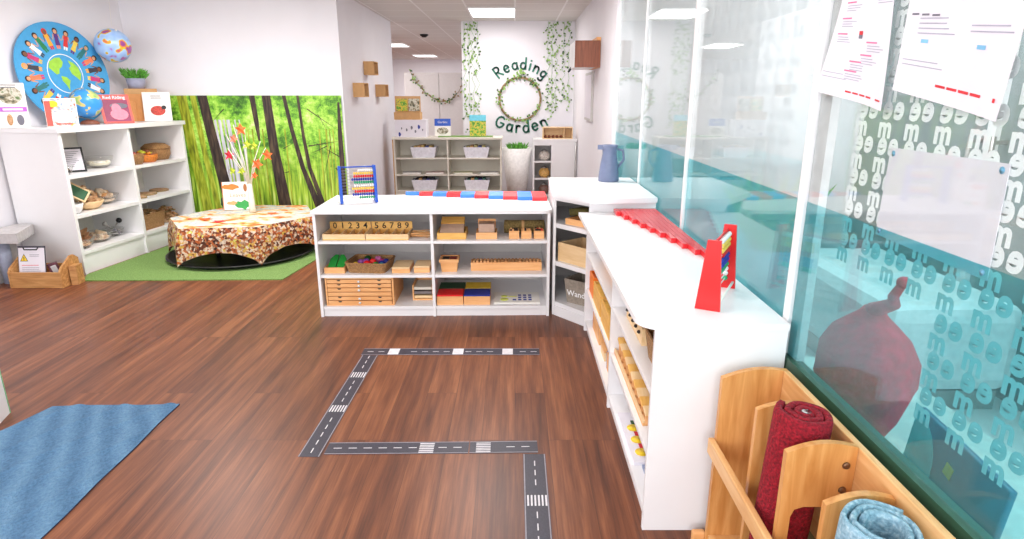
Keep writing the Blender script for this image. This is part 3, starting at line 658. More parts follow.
# second shelf
t_ = thing('inset_tray', 'wooden tray of green geometric pieces on the middle shelf', 'tray', FM(0.105, 0.15, S2), FM.a)
open_box(t_, 'tray', 0.14, 0.2, 0.042, BEECH, 0.008)
m = MB(); M = T(0, -0.03, 0.032) @ R(math.radians(24), 'X')
for s in (-1, 1): m.prism([(s * 0.004, -0.06), (s * 0.056, -0.06), (s * 0.056, 0.07), (s * 0.03, 0.115), (s * 0.004, 0.115)], 0, 0.014, GREEN, M)
m.build('green_pieces', t_)
wb = thing('wicker_basket', 'oblong wicker basket of coloured balls on the middle shelf', 'basket', FM(0.335, 0.16, S2), FM.a - 0.12)
m = MB(); bm = bmesh.new()
def rrect(w, d, r, n=5):
    P_ = []
    for cx, cy, a0 in ((w / 2 - r, d / 2 - r, 0), (-w / 2 + r, d / 2 - r, 90), (-w / 2 + r, -d / 2 + r, 180), (w / 2 - r, -d / 2 + r, 270)):
        for i in range(n + 1): a = math.radians(a0 + 90 * i / n); P_.append((cx + r * math.cos(a), cy + r * math.sin(a)))
    return P_
def loft(m, rings, mat, M=None, capb=True, capt=False, smooth=False):
    n = len(rings[0][0]); vs = []; fs = []
    for poly, z in rings: vs += [(x, y, z) for x, y in poly]
    for i in range(len(rings) - 1):
        for k in range(n): k2 = (k + 1) % n; fs.append([i * n + k, i * n + k2, (i + 1) * n + k2, (i + 1) * n + k])
    if capb: fs.append(list(range(n))[::-1])
    if capt: fs.append([(len(rings) - 1) * n + k for k in range(n)])
    return m.raw(vs, fs, mat, M, smooth)
def basket_geo(m, w, d, h, mat=WICKER, fl=0.88, r=0.03, t=0.007):
    loft(m, [(rrect(w * fl, d * fl, r), 0), (rrect(w, d, r), h), (rrect(w - 2 * t, d - 2 * t, r * .8), h), (rrect(w * fl - 2 * t, d * fl - 2 * t, r * .8), t)], mat, None, True, True)
    P_ = rrect(w - t, d - t, r * .9); P_.append(P_[0]); m.tube([(x, y, h) for x, y in P_], t * 0.9, mat, seg=6)
basket_geo(m, 0.30, 0.25, 0.07); m.build('basket', wb)
bc = [YEL, plain('violet', (150, 80, 160)), DGREEN, RED, RED, NAVY, GREEN, plain('pink_ball', (210, 110, 170)), plain('violet2', (120, 60, 150)), plain('magenta', (190, 60, 120)), NAVY, plain('teal_ball', (60, 170, 160))]
pos = [(-.085, -.07), (-.075, 0.01), (-.045, .07), (.02, -.01), (-.005, -.065), (.085, -.01), (.055, -.06), (.035, .065), (-.03, -.005), (0.07, 0.045), (0.1, 0.04), (.1, -.07)]
for c, (x, y) in zip(bc, pos):
    nm = {0: 'yellow'}.get(0)
    a = FM.a - 0.12; bx, by, bz = FM(0.335, 0.16, S2)
    cn = c.name.replace('_paint', '').replace('lid_', '').replace('_ball', '').replace('inset_', '').replace('violet2', 'dark violet')
    tag(MB().ball((0, 0, 0), 0.026, c, None, 2, (1, 1, 0.92)).build('coloured_ball', None, (bx + x * math.cos(a) - y * math.sin(a), by + x * math.sin(a) + y * math.cos(a), S2 + 0.045 + 0.012 * (abs(x) < 0.05))), 'small %s ball lying in the wicker basket on the middle shelf' % cn, 'ball', 'coloured balls in the wicker basket')
lid_box('wooden_box', 'flat lidded wooden box right of the wicker basket', 'box', 0.565, 0.15, S2, 0.125, 0.2, 0.03, BEECH, 0.012, PALEW)
lid_box('wooden_box', 'small lidded wooden box against the middle divider', 'box', 0.71, 0.14, S2, 0.11, 0.17, 0.036, BEECH, 0.012, PALEW)
t_ = thing('bead_box', 'square wooden box with dark and red beads in its open top', 'box', FM(0.90, 0.13, S2), FM.a)
m = MB(); m.frustum(0.105, 0.105, 0.12, 0.12, 0, 0.07, BEECH, None); m.build('box', t_)
open_box(t_, 'rim', 0.135, 0.135, 0.022, BEECH, 0.012, T(0, 0, 0.0705))
m = MB(); m.box(-0.05, -0.002, -0.045, 0.045, 0.078, 0.088, BLACK); m.box(0.002, 0.05, -0.045, 0.045, 0.078, 0.088, plain('dark_red', (130, 20, 20))); m.build('beads', t_)
t_ = thing('spindle_box', 'long narrow wooden box with a row of slots on the middle shelf', 'box', FM(1.30, 0.15, S2), FM.a)
open_box(t_, 'box', 0.5, 0.1, 0.06, BEECH, 0.008)
m = MB()
for k in range(19): m.box(-0.235 + k * 0.025, -0.221 + k * 0.025, -0.04, 0.04, 0.009, 0.068, random.choice([BEECH, ACACIA]))
m.build('tile_row', t_)
# bottom shelf
t_ = thing('drawer_box', 'pale wooden drawer box with six thin drawers on the bottom shelf', 'drawer box', FM(0.275, 0.23, S1), FM.a)
w, d, h = 0.475, 0.40, 0.205
m = MB(); m.box(-w / 2, -w / 2 + 0.012, -d / 2, d / 2, 0, h, BEECH); m.box(w / 2 - 0.012, w / 2, -d / 2, d / 2, 0, h, BEECH); m.box(-w / 2 + 0.012, w / 2 - 0.012, -d / 2, d / 2, h - 0.01, h, PALEW); m.box(-w / 2 + 0.012, w / 2 - 0.012, -d / 2, d / 2, 0, 0.008, BEECH); m.box(-w / 2 + 0.012, w / 2 - 0.012, d / 2 - 0.008, d / 2, 0.008, h - 0.01, BEECH)
m.build('body', t_)
for k in range(6):
    z0 = 0.010 + k * 0.031
    dr = MB().box(-w / 2 + 0.016, w / 2 - 0.016, -d / 2 - 0.006, d / 2 - 0.03, z0, z0 + 0.026, BEECH, bev=0.002).build('drawer', t_)
    if k != 2:
        MB().lathe([(0.002, 0), (0.006, 0.002), (0.009, 0.012), (0.002, 0.014)], WHITEM, T(0.0, -d / 2 - 0.0065, z0 + 0.014) @ R(PI / 2, 'X'), 12, True, False).build('knob', dr)
        m = MB()
        for s in (-1, 1): m.prism([(s * 0.14 - 0.014, 0.0), (s * 0.14 + 0.014, 0.0), (s * 0.14 + 0.007, -0.009), (s * 0.14 - 0.007, -0.009)], 0, 0.001, BLACK, T(0, -d / 2 - 0.0062, z0 + 0.0255) @ R(PI / 2, 'X'))
        m.build('finger_notch', dr)
t_ = thing('puzzle_stand', 'open wooden stand with stacked grey trays beside the drawer box', 'stand', FM(0.70, 0.24, S1), FM.a)
m = MB(); w = 0.15
m.box(-w / 2, -w / 2 + 0.01, -0.1, 0.1, 0, 0.115, BEECH); m.box(w / 2 - 0.01, w / 2, -0.1, 0.1, 0, 0.115, BEECH); m.box(-w / 2 + 0.01, w / 2 - 0.01, -0.1, 0.1, 0, 0.01, BEECH); m.box(-w / 2 + 0.01, w / 2 - 0.01, 0.09, 0.1, 0.01, 0.115, BEECH)
m.build('frame', t_)
for k in range(3): MB().box(-w / 2 + 0.012, w / 2 - 0.012, -0.098, 0.085, 0.014 + k * 0.032, 0.034 + k * 0.032, [PALEW, plain('grey_tray', (120, 110, 110)), CREAM][k], bev=0.002).build('tray', t_)
for k, (c, lx, ly, cn) in enumerate([(RED, 0.903, 0.105, 'red'), (NAVY, 1.093, 0.105, 'dark blue'), (DGREEN, 0.903, 0.262, 'dark green'), (YEL, 1.093, 0.262, 'yellow')]):
    lid_box('colour_lid_box', 'wooden box with %s lid in the block of four on the bottom shelf' % cn, 'box', lx, ly, S1, 0.185, 0.15, 0.062, BEECH, 0.012, c, 'wooden boxes with coloured lids')
t_ = thing('number_board', 'white activity board with yellow rods and small blue squares', 'board', FM(1.375, 0.17, S1), FM.a)
MB().box(-0.165, 0.165, -0.12, 0.12, 0, 0.008, PAPER2, bev=0.001).build('board', t_)
for i in range(3):
    for j in range(3): MB().box(0.01 + i * 0.037 , 0.033 + i * 0.037, -0.07 + j * 0.05, -0.045 + j * 0.05, 0.0085, 0.011, NAVY).build('blue_square', t_)
MB().box(-0.03, -0.005, -0.07, -0.045, 0.0085, 0.011, NAVY).build('blue_square', t_)
PYEL = plain('pale_yellow', (226, 232, 110), 0.5)
m = MB(); m.lathe([(0.03, 0.0085), (0.03, 0.0115)], PYEL, T(-0.09, -0.05, 0), 20); m.lathe([(0.024, 0.0085), (0.024, 0.0115)], PYEL, T(-0.09, 0.02, 0), 20); m.box(-0.062, 0.0, 0.008, 0.02, 0.0085, 0.011, PYEL); m.build('yellow_shapes', t_)

# red and blue number rods: ten rods, the longest at the back
for k in range(10):
    n = 10 - k; seg = 0.107
    m = MB()
    for j in range(n):
        m.box(-(j + 1) * seg, -j * seg, 0, 0.029, 0, 0.026, RODRED if j % 2 == 0 else BLUE, bev=0.0008)
    tag(m.build('number_rod', None, FM(1.60, 0.665 - 0.0305 * (k + 1), TP), (0, 0, FM.a)), 'red and blue striped rod, %s of the ten on the middle shelf top' % ['longest and rearmost', 'second longest', 'third longest', 'fourth longest', 'fifth longest', 'fifth shortest', 'fourth shortest', 'third shortest', 'second shortest', 'shortest, frontmost'][k], 'rod', 'red and blue number rods')

# abacus on the middle shelf: blue frame
def abacus(name, label, loc, rz, w, h, dd, mat, rows, side, tilt, tri=False):
    root = thing(name, label, 'abacus', loc, rz)
    for s in (-1, 1):
        x = s * w / 2
        if tri:
            P_ = [(-dd * 0.45, 0), (dd * 0.55, 0), (0.022, h), (-0.022, h)]
            MB().prism(P_, -0.006, 0.006, mat, T(x, 0, 0) @ R(PI / 2, 'Z') @ R(PI / 2, 'X')).build('side_frame', root)
        else:
            m = MB(); m.box(x - 0.010, x + 0.010, -0.02, 0.02, 0.003, h, mat, T(0, -dd * 0.5, 0) @ R(-tilt, 'X') , 0.003)
            m.build('side_frame', root)
            MB().box(x - 0.007, x + 0.007, -0.01, 0.01, 0, h * 0.98, mat, T(0, dd * 0.55, 0) @ R(tilt * 0.75, 'X'), 0.003).build('back_leg', root)
            MB().box(x - 0.007, x + 0.007, -dd * 0.4, dd * 0.45, 0.012, 0.03, mat, None, 0.002).build('foot', root)
    top = h - 0.02
    if not tri: MB().tube([(-w / 2, -dd * 0.5 + h * 0.97 * math.sin(tilt), h * 0.97 * math.cos(tilt)), (w / 2, -dd * 0.5 + h * 0.97 * math.sin(tilt), h * 0.97 * math.cos(tilt))], 0.005, mat, seg=8).build('top_bar', root)
    else:
        MB().tube([(-w / 2, -dd * 0.33, 0.025), (w / 2, -dd * 0.33, 0.025)], 0.005, PAPER2, seg=8).build('bottom_bar', root)
        MB().tube([(-w / 2, 0.008, h - 0.02), (w / 2, 0.008, h - 0.02)], 0.005, mat, seg=8).build('top_bar', root)
    for k, (c, n) in enumerate(rows):
        f = (k + 0.6) / len(rows); z = 0.03 + (h - 0.055) * f
        y = (-dd * 0.5 + z * math.tan(tilt)) if not tri else 0.0
        wr = MB().tube([(-w / 2, y, z), (w / 2, y, z)], 0.0022, STEEL if not tri else WHITEM, seg=5).build('wire', root)
        m = MB()
        for j in range(n):
            x = side * (w / 2 - 0.016 - j * 0.0155)
            m.lathe([(0.004, -0.007), (0.0095, -0.004), (0.0095, 0.004), (0.004, 0.007)], c, T(x, y, z) @ R(PI / 2, 'Y'), 10)
        m.build('beads', wr)
    return root
WB, YB, RB, BB, GB = WHITEM, plain('bead_yellow', (244, 206, 90)), RED, plain('bead_blue', (30, 50, 170)), plain('bead_green', (30, 160, 110))
abacus('blue_abacus', 'blue framed abacus with coloured beads on the middle shelf top', FM(0.24, 0.33, TP), 0.33, 0.24, 0.265, 0.11, DBLUE, [(GB, 7), (BB, 10), (RB, 9), (YB, 10), (WB, 9), (GB, 9), (BB, 10), (RB, 9), (YB, 9), (WB, 7)], 1, 0.12)

# ---------------------------------------------------------------- corner block with a diagonal open front
cb = thing('corner_shelf_unit', 'white corner cabinet with diagonal open shelves between the two long units', 'shelf unit', (0.0, 0.0, 0))
A_, B_, C_, D_, E_ = (0.262, 4.085), (0.472, 3.832), (0.89, 3.832), (0.89, 4.76), (0.262, 4.76)
BH = 0.88
MB().prism([(0.242, 4.03), (0.268, 4.0), (0.488, 3.742), (0.895, 3.80), (0.895, 4.78), (0.262, 4.78)], BH - 0.03, BH, WHITE).build('top', cb)
MB().box(0.262, 0.28, 4.085, 4.75, 0, BH - 0.0305, WHITE).build('side_panel', cb)
MB().box(0.47, 0.89, 3.815, 3.833, 0, BH - 0.0305, WHITE).build('front_panel', cb)
MB().box(0.281, 0.889, 4.74, 4.758, 0, BH - 0.0305, BACKP).build('back_panel', cb)
MB().box(0.872, 0.89, 3.834, 4.739, 0, BH - 0.0305, WHITE).build('side_panel', cb)
BZ = [0.098, 0.392, 0.66]
for z in BZ: MB().prism([(0.281, 4.085), (0.281, 4.735), (0.871, 4.735), (0.871, 3.835), (0.485, 3.835)], z - 0.03, z, WHITE).build('shelf', cb)
ang = math.atan2(B_[1] - A_[1], B_[0] - A_[0])
FB = Frame(A_[0], A_[1], ang); LB = math.hypot(B_[0] - A_[0], B_[1] - A_[1])
MB().box(0.014, LB - 0.004, 0.006, 0.022, 0.0, BZ[0] - 0.031, WHITE, T(A_[0], A_[1], 0) @ R(ang, 'Z')).build('plinth', cb)
MB().box(0.014, LB - 0.004, 0.006, 0.022, BH - 0.062, BH - 0.031, WHITE, T(A_[0], A_[1], 0) @ R(ang, 'Z')).build('rail', cb)
t_ = thing('felt_basket', 'grey felt basket with white lettering on the lowest shelf of the corner unit', 'basket', FB(0.155, 0.18, BZ[0] + 0.0005), ang + 0.2)
MB().frustum(0.19, 0.19, 0.225, 0.22, 0, 0.175, GREYBIN, None, 0.006).build('basket', t_)
m = MB(); put_text(m, 'Wands', 0.06, WHITEM, T(-0.005, -0.1045, 0.075) @ R(PI / 2 + 0.088, 'X'), 0.001); m.build('lettering', t_)
t_ = thing('wooden_crate', 'plain pale wooden box on the middle shelf of the corner unit', 'crate', FB(0.147, 0.165, BZ[1] + 0.0005), ang)
open_box(t_, 'box', 0.285, 0.24, 0.13, PALEW, 0.01)
tag(MB().box(-0.07, 0.07, -0.09, 0.09, 0, 0.02, NAVY, None, 0.002).build('blue_book', None, FB(0.147, 0.165, BZ[1] + 0.0115), (0, 0, ang + 0.1)), 'dark blue book lying inside the pale wooden box', 'book')
t_ = thing('wooden_tray', 'small wooden tray under olive fabric on the top shelf of the corner unit', 'tray', FB(0.15, 0.13, BZ[2] + 0.0005), ang + 0.1)
open_box(t_, 'tray', 0.17, 0.16, 0.04, BEECH, 0.008)
OLIVE = plain('olive_fabric', (92, 84, 40), 0.9, 0.15, 30)
m = MB()
for k in range(3): m.tube([(-0.07 + 0.03 * k, -0.06, 0.062 + 0.006 * k), (-0.04 + 0.035 * k, 0.02, 0.075), (-0.03 + 0.04 * k, 0.1, 0.07)], 0.026, OLIVE, seg=10)
tag(m.build('olive_fabric', None, FB(0.115, 0.15, BZ[2] + 0.0025), (0, 0, ang - 0.45)), 'folded olive green fabric heaped on the small wooden tray', 'fabric')
t_ = thing('wooden_block', 'small upright orange wooden block beside the olive fabric', 'block', FB(0.285, 0.06, BZ[2] + 0.0005), ang)
MB().box(-0.02, 0.02, -0.02, 0.02, 0, 0.075, BEECH, None, 0.003).build('block', t_); m = MB(); m.box(-0.012, 0.012, -0.0215, -0.0203, 0.01, 0.065, PALEW); m.build('face', t_)

jg = thing('ceramic_jug', 'slate blue ceramic jug standing on the corner unit', 'jug', (0.70, 4.58, BH + 0.0005))
m = MB(); m.lathe([(0.001, 0), (0.075, 0.0), (0.078, 0.01), (0.066, 0.12), (0.052, 0.2), (0.054, 0.235), (0.062, 0.265), (0.057, 0.265), (0.047, 0.2), (0.06, 0.02), (0.001, 0.012)], JUG, None, 28, True, False)
m.build('body', jg)
MB().prism([(0.0, -0.022), (-0.036, 0.0), (0.0, 0.022)], 0.232, 0.266, JUG, T(-0.053, 0, 0)).build('spout', jg)
MB().tube([(0.058, 0, 0.235), (0.10, 0, 0.225), (0.108, 0, 0.16), (0.066, 0, 0.10)], 0.009, JUG, seg=8).build('handle', jg)

# ---------------------------------------------------------------- long low unit beside the glass
FR = Frame(0.455, 3.79, -PI / 2); RW = 1.945; RH = 0.79
shelf_unit('low_shelf_unit', 'long white low shelf unit along the glass, open towards the room', 'shelf unit', FR, RW, RH, 0.432, [1.045], [0.075, 0.30, 0.535], over=0.055, over_l=0.0, over_r=0.006, round_r=0.09)
RT = RH + 0.0005
names = ['shortest and leftmost', 'second shortest', 'third shortest', 'fourth shortest', 'fifth shortest', 'fifth longest', 'fourth longest', 'third longest', 'second longest', 'longest, nearest the glass']
for k in range(10):
    L_ = 0.118 * (k + 1)
    tag(MB().box(-0.0125, 0.0125, -L_, 0, 0, 0.025, RODRED, bev=0.001).build('red_rod', None, (0.632 + 0.0262 * k, 3.785, RT)), 'plain red rod on the long unit, %s of ten' % names[k], 'rod', 'plain red rods')
abacus('red_abacus', 'red abacus with triangular sides on the near end of the long unit', (0.735, 2.105, RT), math.radians(61.5), 0.295, 0.245, 0.085, RED, [(GB, 1), (WB, 1), (WB, 1), (GB, 9), (BB, 9), (NAVY and BB, 9), (RB, 8), (YB, 9), (YB, 9), (WB, 10)], 1, 0, True)
# contents of the long unit (fr: local x runs towards the viewer)
fr_ = FR
L3, L2, L1 = 0.5355, 0.3005, 0.0755
t_ = thing('wicker_tray', 'round edged wicker basket on the top shelf at the near end of the long unit', 'basket', FR(1.74, 0.17, L3), FR.a)
m = MB(); basket_geo(m, 0.30, 0.26, 0.11); m.build('basket', t_)
t_ = thing('bead_bar_box', 'pale wooden box with dark knobs on the top shelf of the long unit', 'box', FR(1.36, 0.16, L3), FR.a)
open_box(t_, 'box', 0.34, 0.22, 0.07, PALEW, 0.008)
for k in range(5): MB().ball((-0.13 + k * 0.065, -0.115, 0.045), 0.009, DARK, None, 1).build('knob', t_)
t_ = thing('step_tray', 'stepped wooden card rack of ten sections in the near bay of the long unit', 'card rack', FR(1.40, 0.125, L2), FR.a)
m = MB(); m.box(-0.34, 0.34, -0.10, 0.10, 0, 0.012, BEECH); m.box(-0.34, 0.34, 0.09, 0.10, 0.012, 0.08, BEECH); m.box(-0.34, 0.34, -0.10, -0.092, 0.012, 0.024, PALEW); m.build('frame', t_)
for k in range(10):
    x = -0.305 + k * 0.0675
    MB().box(-0.027, 0.031, -0.088, 0.085, 0, 0.012, [YELW, PALEW][k % 2], T(x, 0, 0.066 - k * 0.0036) @ R(0.32, 'Y'), 0.002).build('card', t_)
m = MB()
for k in range(10): m.box(-0.004, 0.004, -0.09, 0.088, 0.0125, 0.070 - k * 0.0036, BEECH, T(-0.27 + k * 0.0675, 0, 0))
m.build('divider', t_)
t_ = thing('activity_board', 'flat white activity board with yellow discs on the bottom shelf of the long unit', 'board', FR(1.46, 0.075, L1), FR.a)
MB().box(-0.20, 0.20, -0.055, 0.075, 0, 0.014, PAPER, None, 0.001).build('board', t_)
for k in range(3): MB().lathe([(0.027, 0.0145), (0.027, 0.018)], YEL, T(-0.06 + k * 0.095, -0.01, 0), 18).build('yellow_disc', t_)
for a_, c_ in ((-0.12, DGREEN), (-0.027, INKR), (0.068, INKR)): MB().box(a_, a_ + 0.03, -0.012, 0.012, 0.0145, 0.018, c_).build('coloured_block', t_)
tag(MB().box(-0.12, 0.12, -0.05, 0.08, 0, 0.012, plain('grey_blue', (150, 160, 190)), None, 0.001).build('grey_board', None, FR(1.79, 0.10, L1), (0, 0, FR.a)), 'flat greyish board at the near end of the bottom shelf of the long unit', 'board')
t_ = thing('orange_box', 'bright orange box on the middle shelf at the far end of the long unit', 'box', FR(0.16, 0.12, L2), FR.a)
open_box(t_, 'box', 0.17, 0.2, 0.13, ORANGE, 0.008); MB().box(-0.076, 0.076, -0.09, 0.09, 0.009, 0.112, plain('deep_orange', (232, 112, 40))).build('filling', t_)
t_ = thing('yellow_box', 'yellow wooden box behind its twin on the middle shelf of the long unit', 'box', FR(0.42, 0.12, L2), FR.a, 'yellow boxes in the long unit')
open_box(t_, 'box', 0.30, 0.2, 0.12, YELW, 0.008); MB().box(-0.14, 0.14, -0.09, 0.09, 0.009, 0.108, plain('amber', (236, 188, 84))).build('filling', t_)
copy_tree(t_, FR(0.76, 0.12, L2), None, None, 'yellow wooden box nearest the divider on the middle shelf of the long unit')
t_ = thing('red_box', 'red ended wooden box on the bottom shelf at the far end of the long unit', 'box', FR(0.3, 0.10, L1), FR.a)
MB().box(-0.14, 0.14, -0.06, 0.06, 0, 0.12, BEECH, None, 0.002).build('box', t_); MB().box(-0.146, -0.1405, -0.06, 0.06, 0, 0.12, RED, None).build('end', t_)
t_ = thing('blue_ended_box', 'narrow wooden box with blue end on the bottom shelf near the divider', 'box', FR(0.85, 0.07, L1), FR.a)
MB().box(-0.09, 0.09, -0.03, 0.03, 0, 0.10, BEECH, None, 0.002).build('box', t_); MB().box(-0.096, -0.0905, -0.03, 0.03, 0, 0.10, DBLUE).build('end', t_)
t_ = thing('wooden_box', 'small pale wooden box on the bottom shelf in the far bay of the long unit', 'box', FR(0.60, 0.12, L1), FR.a)
MB().box(-0.07, 0.07, -0.08, 0.08, 0, 0.05, PALEW, None, 0.002).build('box', t_); MB().box(-0.072, 0.072, -0.082, 0.082, 0.0505, 0.062, BEECH).build('lid', t_)
t_ = thing('wooden_box', 'long pale wooden box on the top shelf in the far bay of the long unit', 'box', FR(0.5, 0.18, L3), FR.a)
open_box(t_, 'box', 0.5, 0.2, 0.10, BEECH, 0.01); MB().box(-0.23, 0.23, -0.08, 0.08, 0.011, 0.06, PALEW).build('filling', t_)

# ---------------------------------------------------------------- tall left shelf unit
FL = Frame(-3.718, 5.07, math.radians(83.0))
shelf_unit('tall_shelf_unit', 'tall white open shelf unit at the left wall with bowls and baskets', 'shelf unit', FL, 1.585, 1.24, 0.55, [0.79], [0.20, 0.515, 0.85], th=0.03, top_th=0.04, over=0.02, kick=0.1, backm=plain('cream_back', (236, 232, 220), 0.6, 0.01))
P1, P2, P3, PT = 0.2005, 0.5155, 0.8505, 1.2405
CAMROT = math.radians(30)
def deco_first(m, w, h, M):
    blob(m, 0, h * 0.72, w * 0.4, h * 0.2, PRINT, M); flat(m, -w * 0.46, w * 0.48, h * 0.36, h * 0.46, LILAC, M, -0.0015)
    flat(m, -w * 0.3, w * 0.35, h * 0.385, h * 0.43, PAPER, M, -0.0026)
    blob(m, -w * 0.12, h * 0.18, w * 0.1, h * 0.13, BARKL, M); blob(m, w * 0.22, h * 0.17, w * 0.12, h * 0.12, INK, M); lines(m, -w * .4, w * .4, h * 0.96, 2, h * 0.05, h * 0.02, INK, M)
lean_book('picture_book', 'white book with a lilac band at the left end of the tall shelf', 'book', FL(-0.03, 0.34, PT), CAMROT, 0.20, 0.36, 0.015, PAPER2, 0.22, None, deco_first)
def deco_cartoon(m, w, h, M):
    flat(m, -w * .48, w * .48, h * 0.02, h * .98, PRINTC, M); blob(m, w * 0.08, h * 0.36, w * 0.32, h * 0.24, plain('pale_pink', (240, 200, 200)), M, -0.0015); blob(m, -w * .22, h * 0.8, w * 0.16, h * 0.12, YEL, M, -0.0015); blob(m, w * .2, h * 0.78, w * 0.13, h * 0.1, PAPER, M, -0.0015)
    flat(m, -w * .48, -w * .3, h * 0.02, h * .9, plain('coral', (232, 90, 80)), M, -0.0014); lines(m, -w * .2, w * .4, h * 0.12, 1, .02, h * 0.06, plain('salmon', (226, 110, 90)), M)
lean_book('picture_book', 'cartoon picture book in front of the round blue mat', 'book', FL(0.235, 0.15, PT), CAMROT, 0.225, 0.235, 0.012, PAPER2, 0.2, None, deco_cartoon)
def deco_pink(m, w, h, M):
    flat(m, -w * .5, w * .5, 0.0, h, plain('cover_coral', (236, 90, 80)), M); flat(m, -w * .42, w * .42, h * .05, h * .82, plain('cover_plum', (142, 44, 84)), M, -0.0014)
    blob(m, w * 0.06, h * 0.3, w * 0.3, h * 0.2, plain('pink_hood', (240, 130, 150)), M, -0.0025); blob(m, 0, h * 0.48, w * 0.16, h * 0.2, plain('pink_hood', (0, 0, 0)), M, -0.0026); blob(m, w * .1, h * .6, w * .3, h * .1, INK, M, -0.0023)
    put_text(m, 'Red Riding', w * 0.17, PAPER, M @ T(0, -0.0028, h * 0.895) @ R(PI / 2, 'X'), 0.001)
lean_book('picture_book', 'red and plum picture book with a pink hooded figure, next to the small globe', 'book', FL(0.895, 0.16, PT), CAMROT + 0.25, 0.25, 0.275, 0.012, RED, 0.35, None, deco_pink)
def deco_bug(m, w, h, M):
    blob(m, w * 0.02, h * 0.36, w * 0.27, h * 0.17, plain('ladybird', (190, 60, 46), 0.5, 0.2, 80), M); blob(m, w * 0.24, h * 0.47, w * 0.09, h * 0.07, BLACK, M, -0.0016); lines(m, -w * .2, w * .2, h * 0.88, 2, h * 0.07, h * 0.025, INK, M)
lean_book('picture_book', 'white book with a red ladybird in front of the cardboard box', 'book', FL(1.36, 0.10, PT), CAMROT - 0.15, 0.25, 0.29, 0.014, PAPER2, 0.2, None, deco_bug)
# small globe
g = thing('desk_globe', 'small blue desk globe on a dark wooden foot', 'globe', FL(0.66, 0.27, PT), 0.3)
MB().lathe([(0.075, 0), (0.078, 0.012), (0.06, 0.03), (0.02, 0.045)], WALNUT, None, 24).build('base', g)
MB().ball((0, 0, 0.185), 0.125, GLOBE, None, 4).build('sphere', g)
MB().tube([(0.0, 0, 0.03)] + [(-0.136 * math.sin(a), 0, 0.185 - 0.136 * math.cos(a)) for a in [PI * i / 12 for i in range(13)]], 0.005, STEEL, seg=6).build('meridian', g)
# inflatable globe hanging
g = thing('inflatable_globe', 'inflatable world globe hanging by the left wall above the books', 'globe', (-3.86, 6.22, 1.955), 0.8, None, (0.5, 0.2, 0.8))
MB().ball((0, 0, 0), 0.155, GLOBE2, None, 4).build('ball', g)
MB().lathe([(0.012, 0.153), (0.008, 0.169)], WHITEM, None, 10).build('valve', g)
o = MB().tube([(0.045, -0.05, 0.175), (0.1, -0.1, 0.57)], 0.0015, PAPER2, seg=4).build('string', g)
o.matrix_basis = (Matrix.Translation((-3.86, 6.22, 1.955)) @ g.rotation_euler.to_matrix().to_4x4()).inverted() @ Matrix.Translation((-3.86, 6.22, 1.955)) @ Matrix.Translation((-0.03, 0.06, 0.0))
# round blue mat with people and map
DR = 0.445
dm = thing('round_world_mat', 'large round blue mat with a ring of people around a world map', 'mat', FL(0.70, 0.42, 1.2425), 0, None, (0, -0.10, math.radians(-14)))
DM = T(0, 0, DR) @ R(PI / 2, 'Y')
MB().lathe([(DR, -0.006), (DR, 0.006)], DISC, DM, 64, False).build('mat', dm)
SF = DM @ T(0, 0, 0.0065)
m = MB(); m.lathe([(0.165, 0.0), (0.172, 0.0)], PAPER2, SF, 48, False, False); m.build('white_ring', dm)
m = MB()
def mp(pts): m.raw([(-z, y, 0.0008) for y, z in pts], [list(range(len(pts)))], LAND, SF)
# map outlines: y to the right as seen from the room, z up (facing +X, right is +Y)
mp([(-0.15, 0.05), (-0.13, 0.10), (-0.07, 0.135), (-0.02, 0.14), (0.0, 0.10), (-0.02, 0.06), (-0.05, 0.04), (-0.06, 0.0), (-0.09, -0.01), (-0.12, 0.02)])
mp([(-0.05, -0.02), (-0.0, -0.03), (0.03, -0.06), (0.01, -0.1), (0.0, -0.15), (-0.02, -0.1), (-0.05, -0.06)])
mp([(0.05, 0.12), (0.10, 0.1), (0.14, 0.06), (0.155, 0.0), (0.13, -0.06), (0.10, -0.03), (0.06, 0.0), (0.045, 0.05), (0.07, 0.07)])
m.build('land_shapes', dm)
CL = [(210, 50, 50), (90, 50, 130), (240, 170, 60), (40, 130, 80), (240, 240, 240), (200, 60, 120), (60, 60, 70), (240, 130, 90), (50, 120, 120), (230, 200, 80)]
for k in range(22):
    a = 2 * PI * k / 22
    M = SF @ R(a, 'Z')
    f = MB(); c1 = plain('outfit_%d' % (k % 10), CL[k % 10], 0.6); c2 = plain('outfit_%d' % ((k * 3 + 4) % 10), CL[(k * 3 + 4) % 10], 0.6)
    def tri(pts, mat, zz): f.raw([(x, y, zz) for x, y in pts], [list(range(len(pts)))], mat, M)
    sk = SKIND if k % 3 == 0 else SKIN
    tri([(0.245, -0.024), (0.245, 0.024), (0.30, 0.018), (0.345, 0.024), (0.345, -0.024), (0.30, -0.018)], c1, 0.0008)
    tri([(0.215, -0.017), (0.215, -0.003), (0.25, -0.001), (0.25, -0.019)], c2, 0.0007); tri([(0.215, 0.017), (0.25, 0.019), (0.25, 0.001), (0.215, 0.003)], c2, 0.0007)
    tri([(0.285, 0.036), (0.295, 0.04), (0.345, 0.026), (0.335, 0.018)], sk, 0.0009); tri([(0.285, -0.036), (0.335, -0.018), (0.345, -0.026), (0.295, -0.04)], sk, 0.0009)
    tri([(0.368 + 0.028 * math.cos(t2), 0.026 * math.sin(t2)) for t2 in [2 * PI * i / 10 for i in range(10)]], HAIR if k % 4 else c2, 0.0010)
    tri([(0.362 + 0.019 * math.cos(t2), 0.018 * math.sin(t2)) for t2 in [2 * PI * i / 10 for i in range(10)]], sk, 0.0014)
    f.build('paper_figure', dm)
